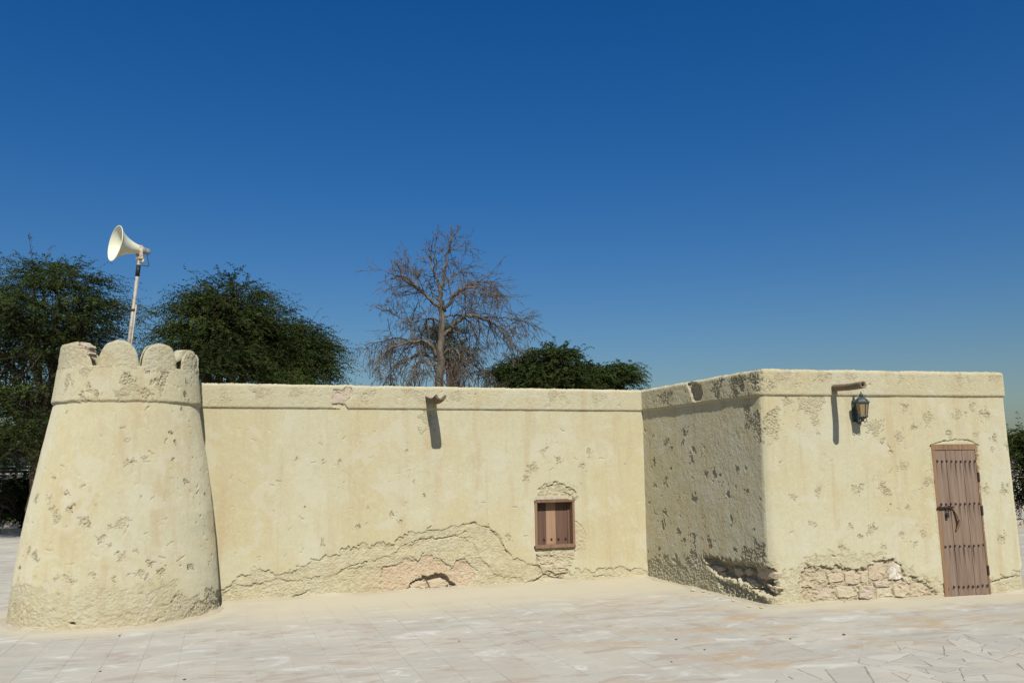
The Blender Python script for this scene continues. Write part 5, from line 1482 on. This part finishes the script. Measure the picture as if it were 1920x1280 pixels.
# ------------------------------------------------------------------ blown sand along the feet of the walls, fallen chips, pebbles
sel = (PU > MK[0][0] + 0.68) & (PU < U_END + 0.4)
ui = np.where(sel)[0][::3]
wd = 0.05 + 0.10 * np.clip(fbm(PU[ui] * 1.1, PU[ui] * 0, 3, 801) + 0.25, 0, 1.2)
hgt = 0.012 + 0.05 * np.clip(fbm(PU[ui] * 1.3, PU[ui] * 0 + 5, 3, 802) + 0.15, 0, 1)
gap = (PU[ui] > DOOR[0] - 0.05) & (PU[ui] < DOOR[1] + 0.05)
hgt[gap] = 0.001; wd[gap] *= 0.3
rows = []
for t_ in np.linspace(0, 1, 7):
    off = -0.03 + (wd + 0.065) * t_
    z = hgt * (1 - t_) ** 1.7 + 0.0045 * (1 - t_) - 0.006 * (t_ > 0.95) + 0.003 * fbm(PU[ui] * 14, PU[ui] * 0 + t_ * 5, 2, 803) * (0 < t_ < 0.9)
    rows.append(np.c_[PP[ui] + PN[ui] * off[:, None], z])
V = np.stack(rows, 1)
sdm = NT('drift_sand'); pq = sdm.pos()
sdm.P('Base Color', sdm.mix(sdm.noise(pq, 30, 5, 0.7), C(0.46, 0.415, 0.30), C(0.39, 0.345, 0.24))); sdm.P('Normal', sdm.bump(sdm.noise(pq, 70, 5, 0.7), 0.6, 0.01)); M['drift'] = sdm.m
o = mesh_np('sand_drift', V.reshape(-1, 3), grid_faces(len(ui), 7, flip=True), M['drift'], None, True, origin=(PL[1][0], PL[1][1], 0)); o.location = (PL[1][0], PL[1][1], 0)
tag(o, 'thin drift of sandy plaster dust along the foot of the walls', 'sand', kind='stuff')
pht = np.linspace(-1.75, 1.42, 150)
wd = 0.05 + 0.09 * np.clip(fbm(pht * 2, pht * 0, 3, 811) + 0.2, 0, 1); hgt = 0.014 + 0.03 * np.clip(fbm(pht * 3, pht * 0, 3, 812) + 0.1, 0, 1)
V = np.stack([tower_xyz(pht, hgt * (1 - t_) ** 1.7 + 0.0045 * (1 - t_) - 0.006 * (t_ > 0.95), 1.07 + (wd + 0.03) * t_) for t_ in np.linspace(0, 1, 7)], 1)
o = mesh_np('sand_drift', V.reshape(-1, 3), grid_faces(len(pht), 7, flip=True), M['drift'], None, True, origin=(TC[0], TC[1], 0)); o.location = (TC[0], TC[1], 0)
tag(o, 'thin drift of sandy dust round the foot of the tower', 'sand', kind='stuff')
def lump(name, px, py, r, mat, seed, flat=0.5):
    R_ = np.random.default_rng(seed); P = on_ground(px, py)
    mb = MB(); n = 7
    prof = [(0.45, 0.0), (1.0, 0.22), (0.85, 0.7), (0.4, 1.0)]
    V = np.array([[(k * math.cos(2 * np.pi * i / n) * R_.uniform(.75, 1.2), k * math.sin(2 * np.pi * i / n) * R_.uniform(.6, 1.1), h * R_.uniform(.8, 1.15)) for i in range(n)] for k, h in prof]) * np.array([r, r, 2 * r * flat])
    mb.add(V.reshape(-1, 3), [[(a * n + b, a * n + (b + 1) % n, (a + 1) * n + (b + 1) % n, (a + 1) * n + b) for a in range(3) for b in range(n)], ])
    mb.add(V[3], [[list(range(n))]] if False else [np.arange(n)[None, :]])
    o = mb.build(name, mat, None, False, origin=(0, 0, 0)); o.location = (P[0], P[1], -0.002); return o
for i, (x, y, r) in enumerate(((1299, 1107, .035), (1312, 1103, .03), (1320, 1109, .028), (1331, 1112, .018), (1352, 1121, .016), (1362, 1117, .018), (1375, 1126, .022), (1343, 1116, .012), (1405, 1137, .02), (1428, 1139, .025))):
    tag(lump('plaster_chip', x, y, r, M['stone_pale'], 900 + i, 0.4), 'small pale plaster chip fallen at the foot of the shaded side wall', 'plaster chip', 'plaster chips by the side wall')
for i, (x, y, r) in enumerate(((1268, 1198, .013), (1321, 1217, .011), (1582, 1189, .016), (1482, 1197, .013), (896 / 4, 1130 + 245 / 4, .012), (188, 1258, .012), (1259, 1240, .01), (346, 1273, .012), (861, 1201, .01), (1583, 1129, .02))):
    tag(lump('pebble', x, y, r, M['bark'], 940 + i, 0.35), 'tiny dark pebble lying loose on the open paving', 'pebble', 'pebbles on the paving')
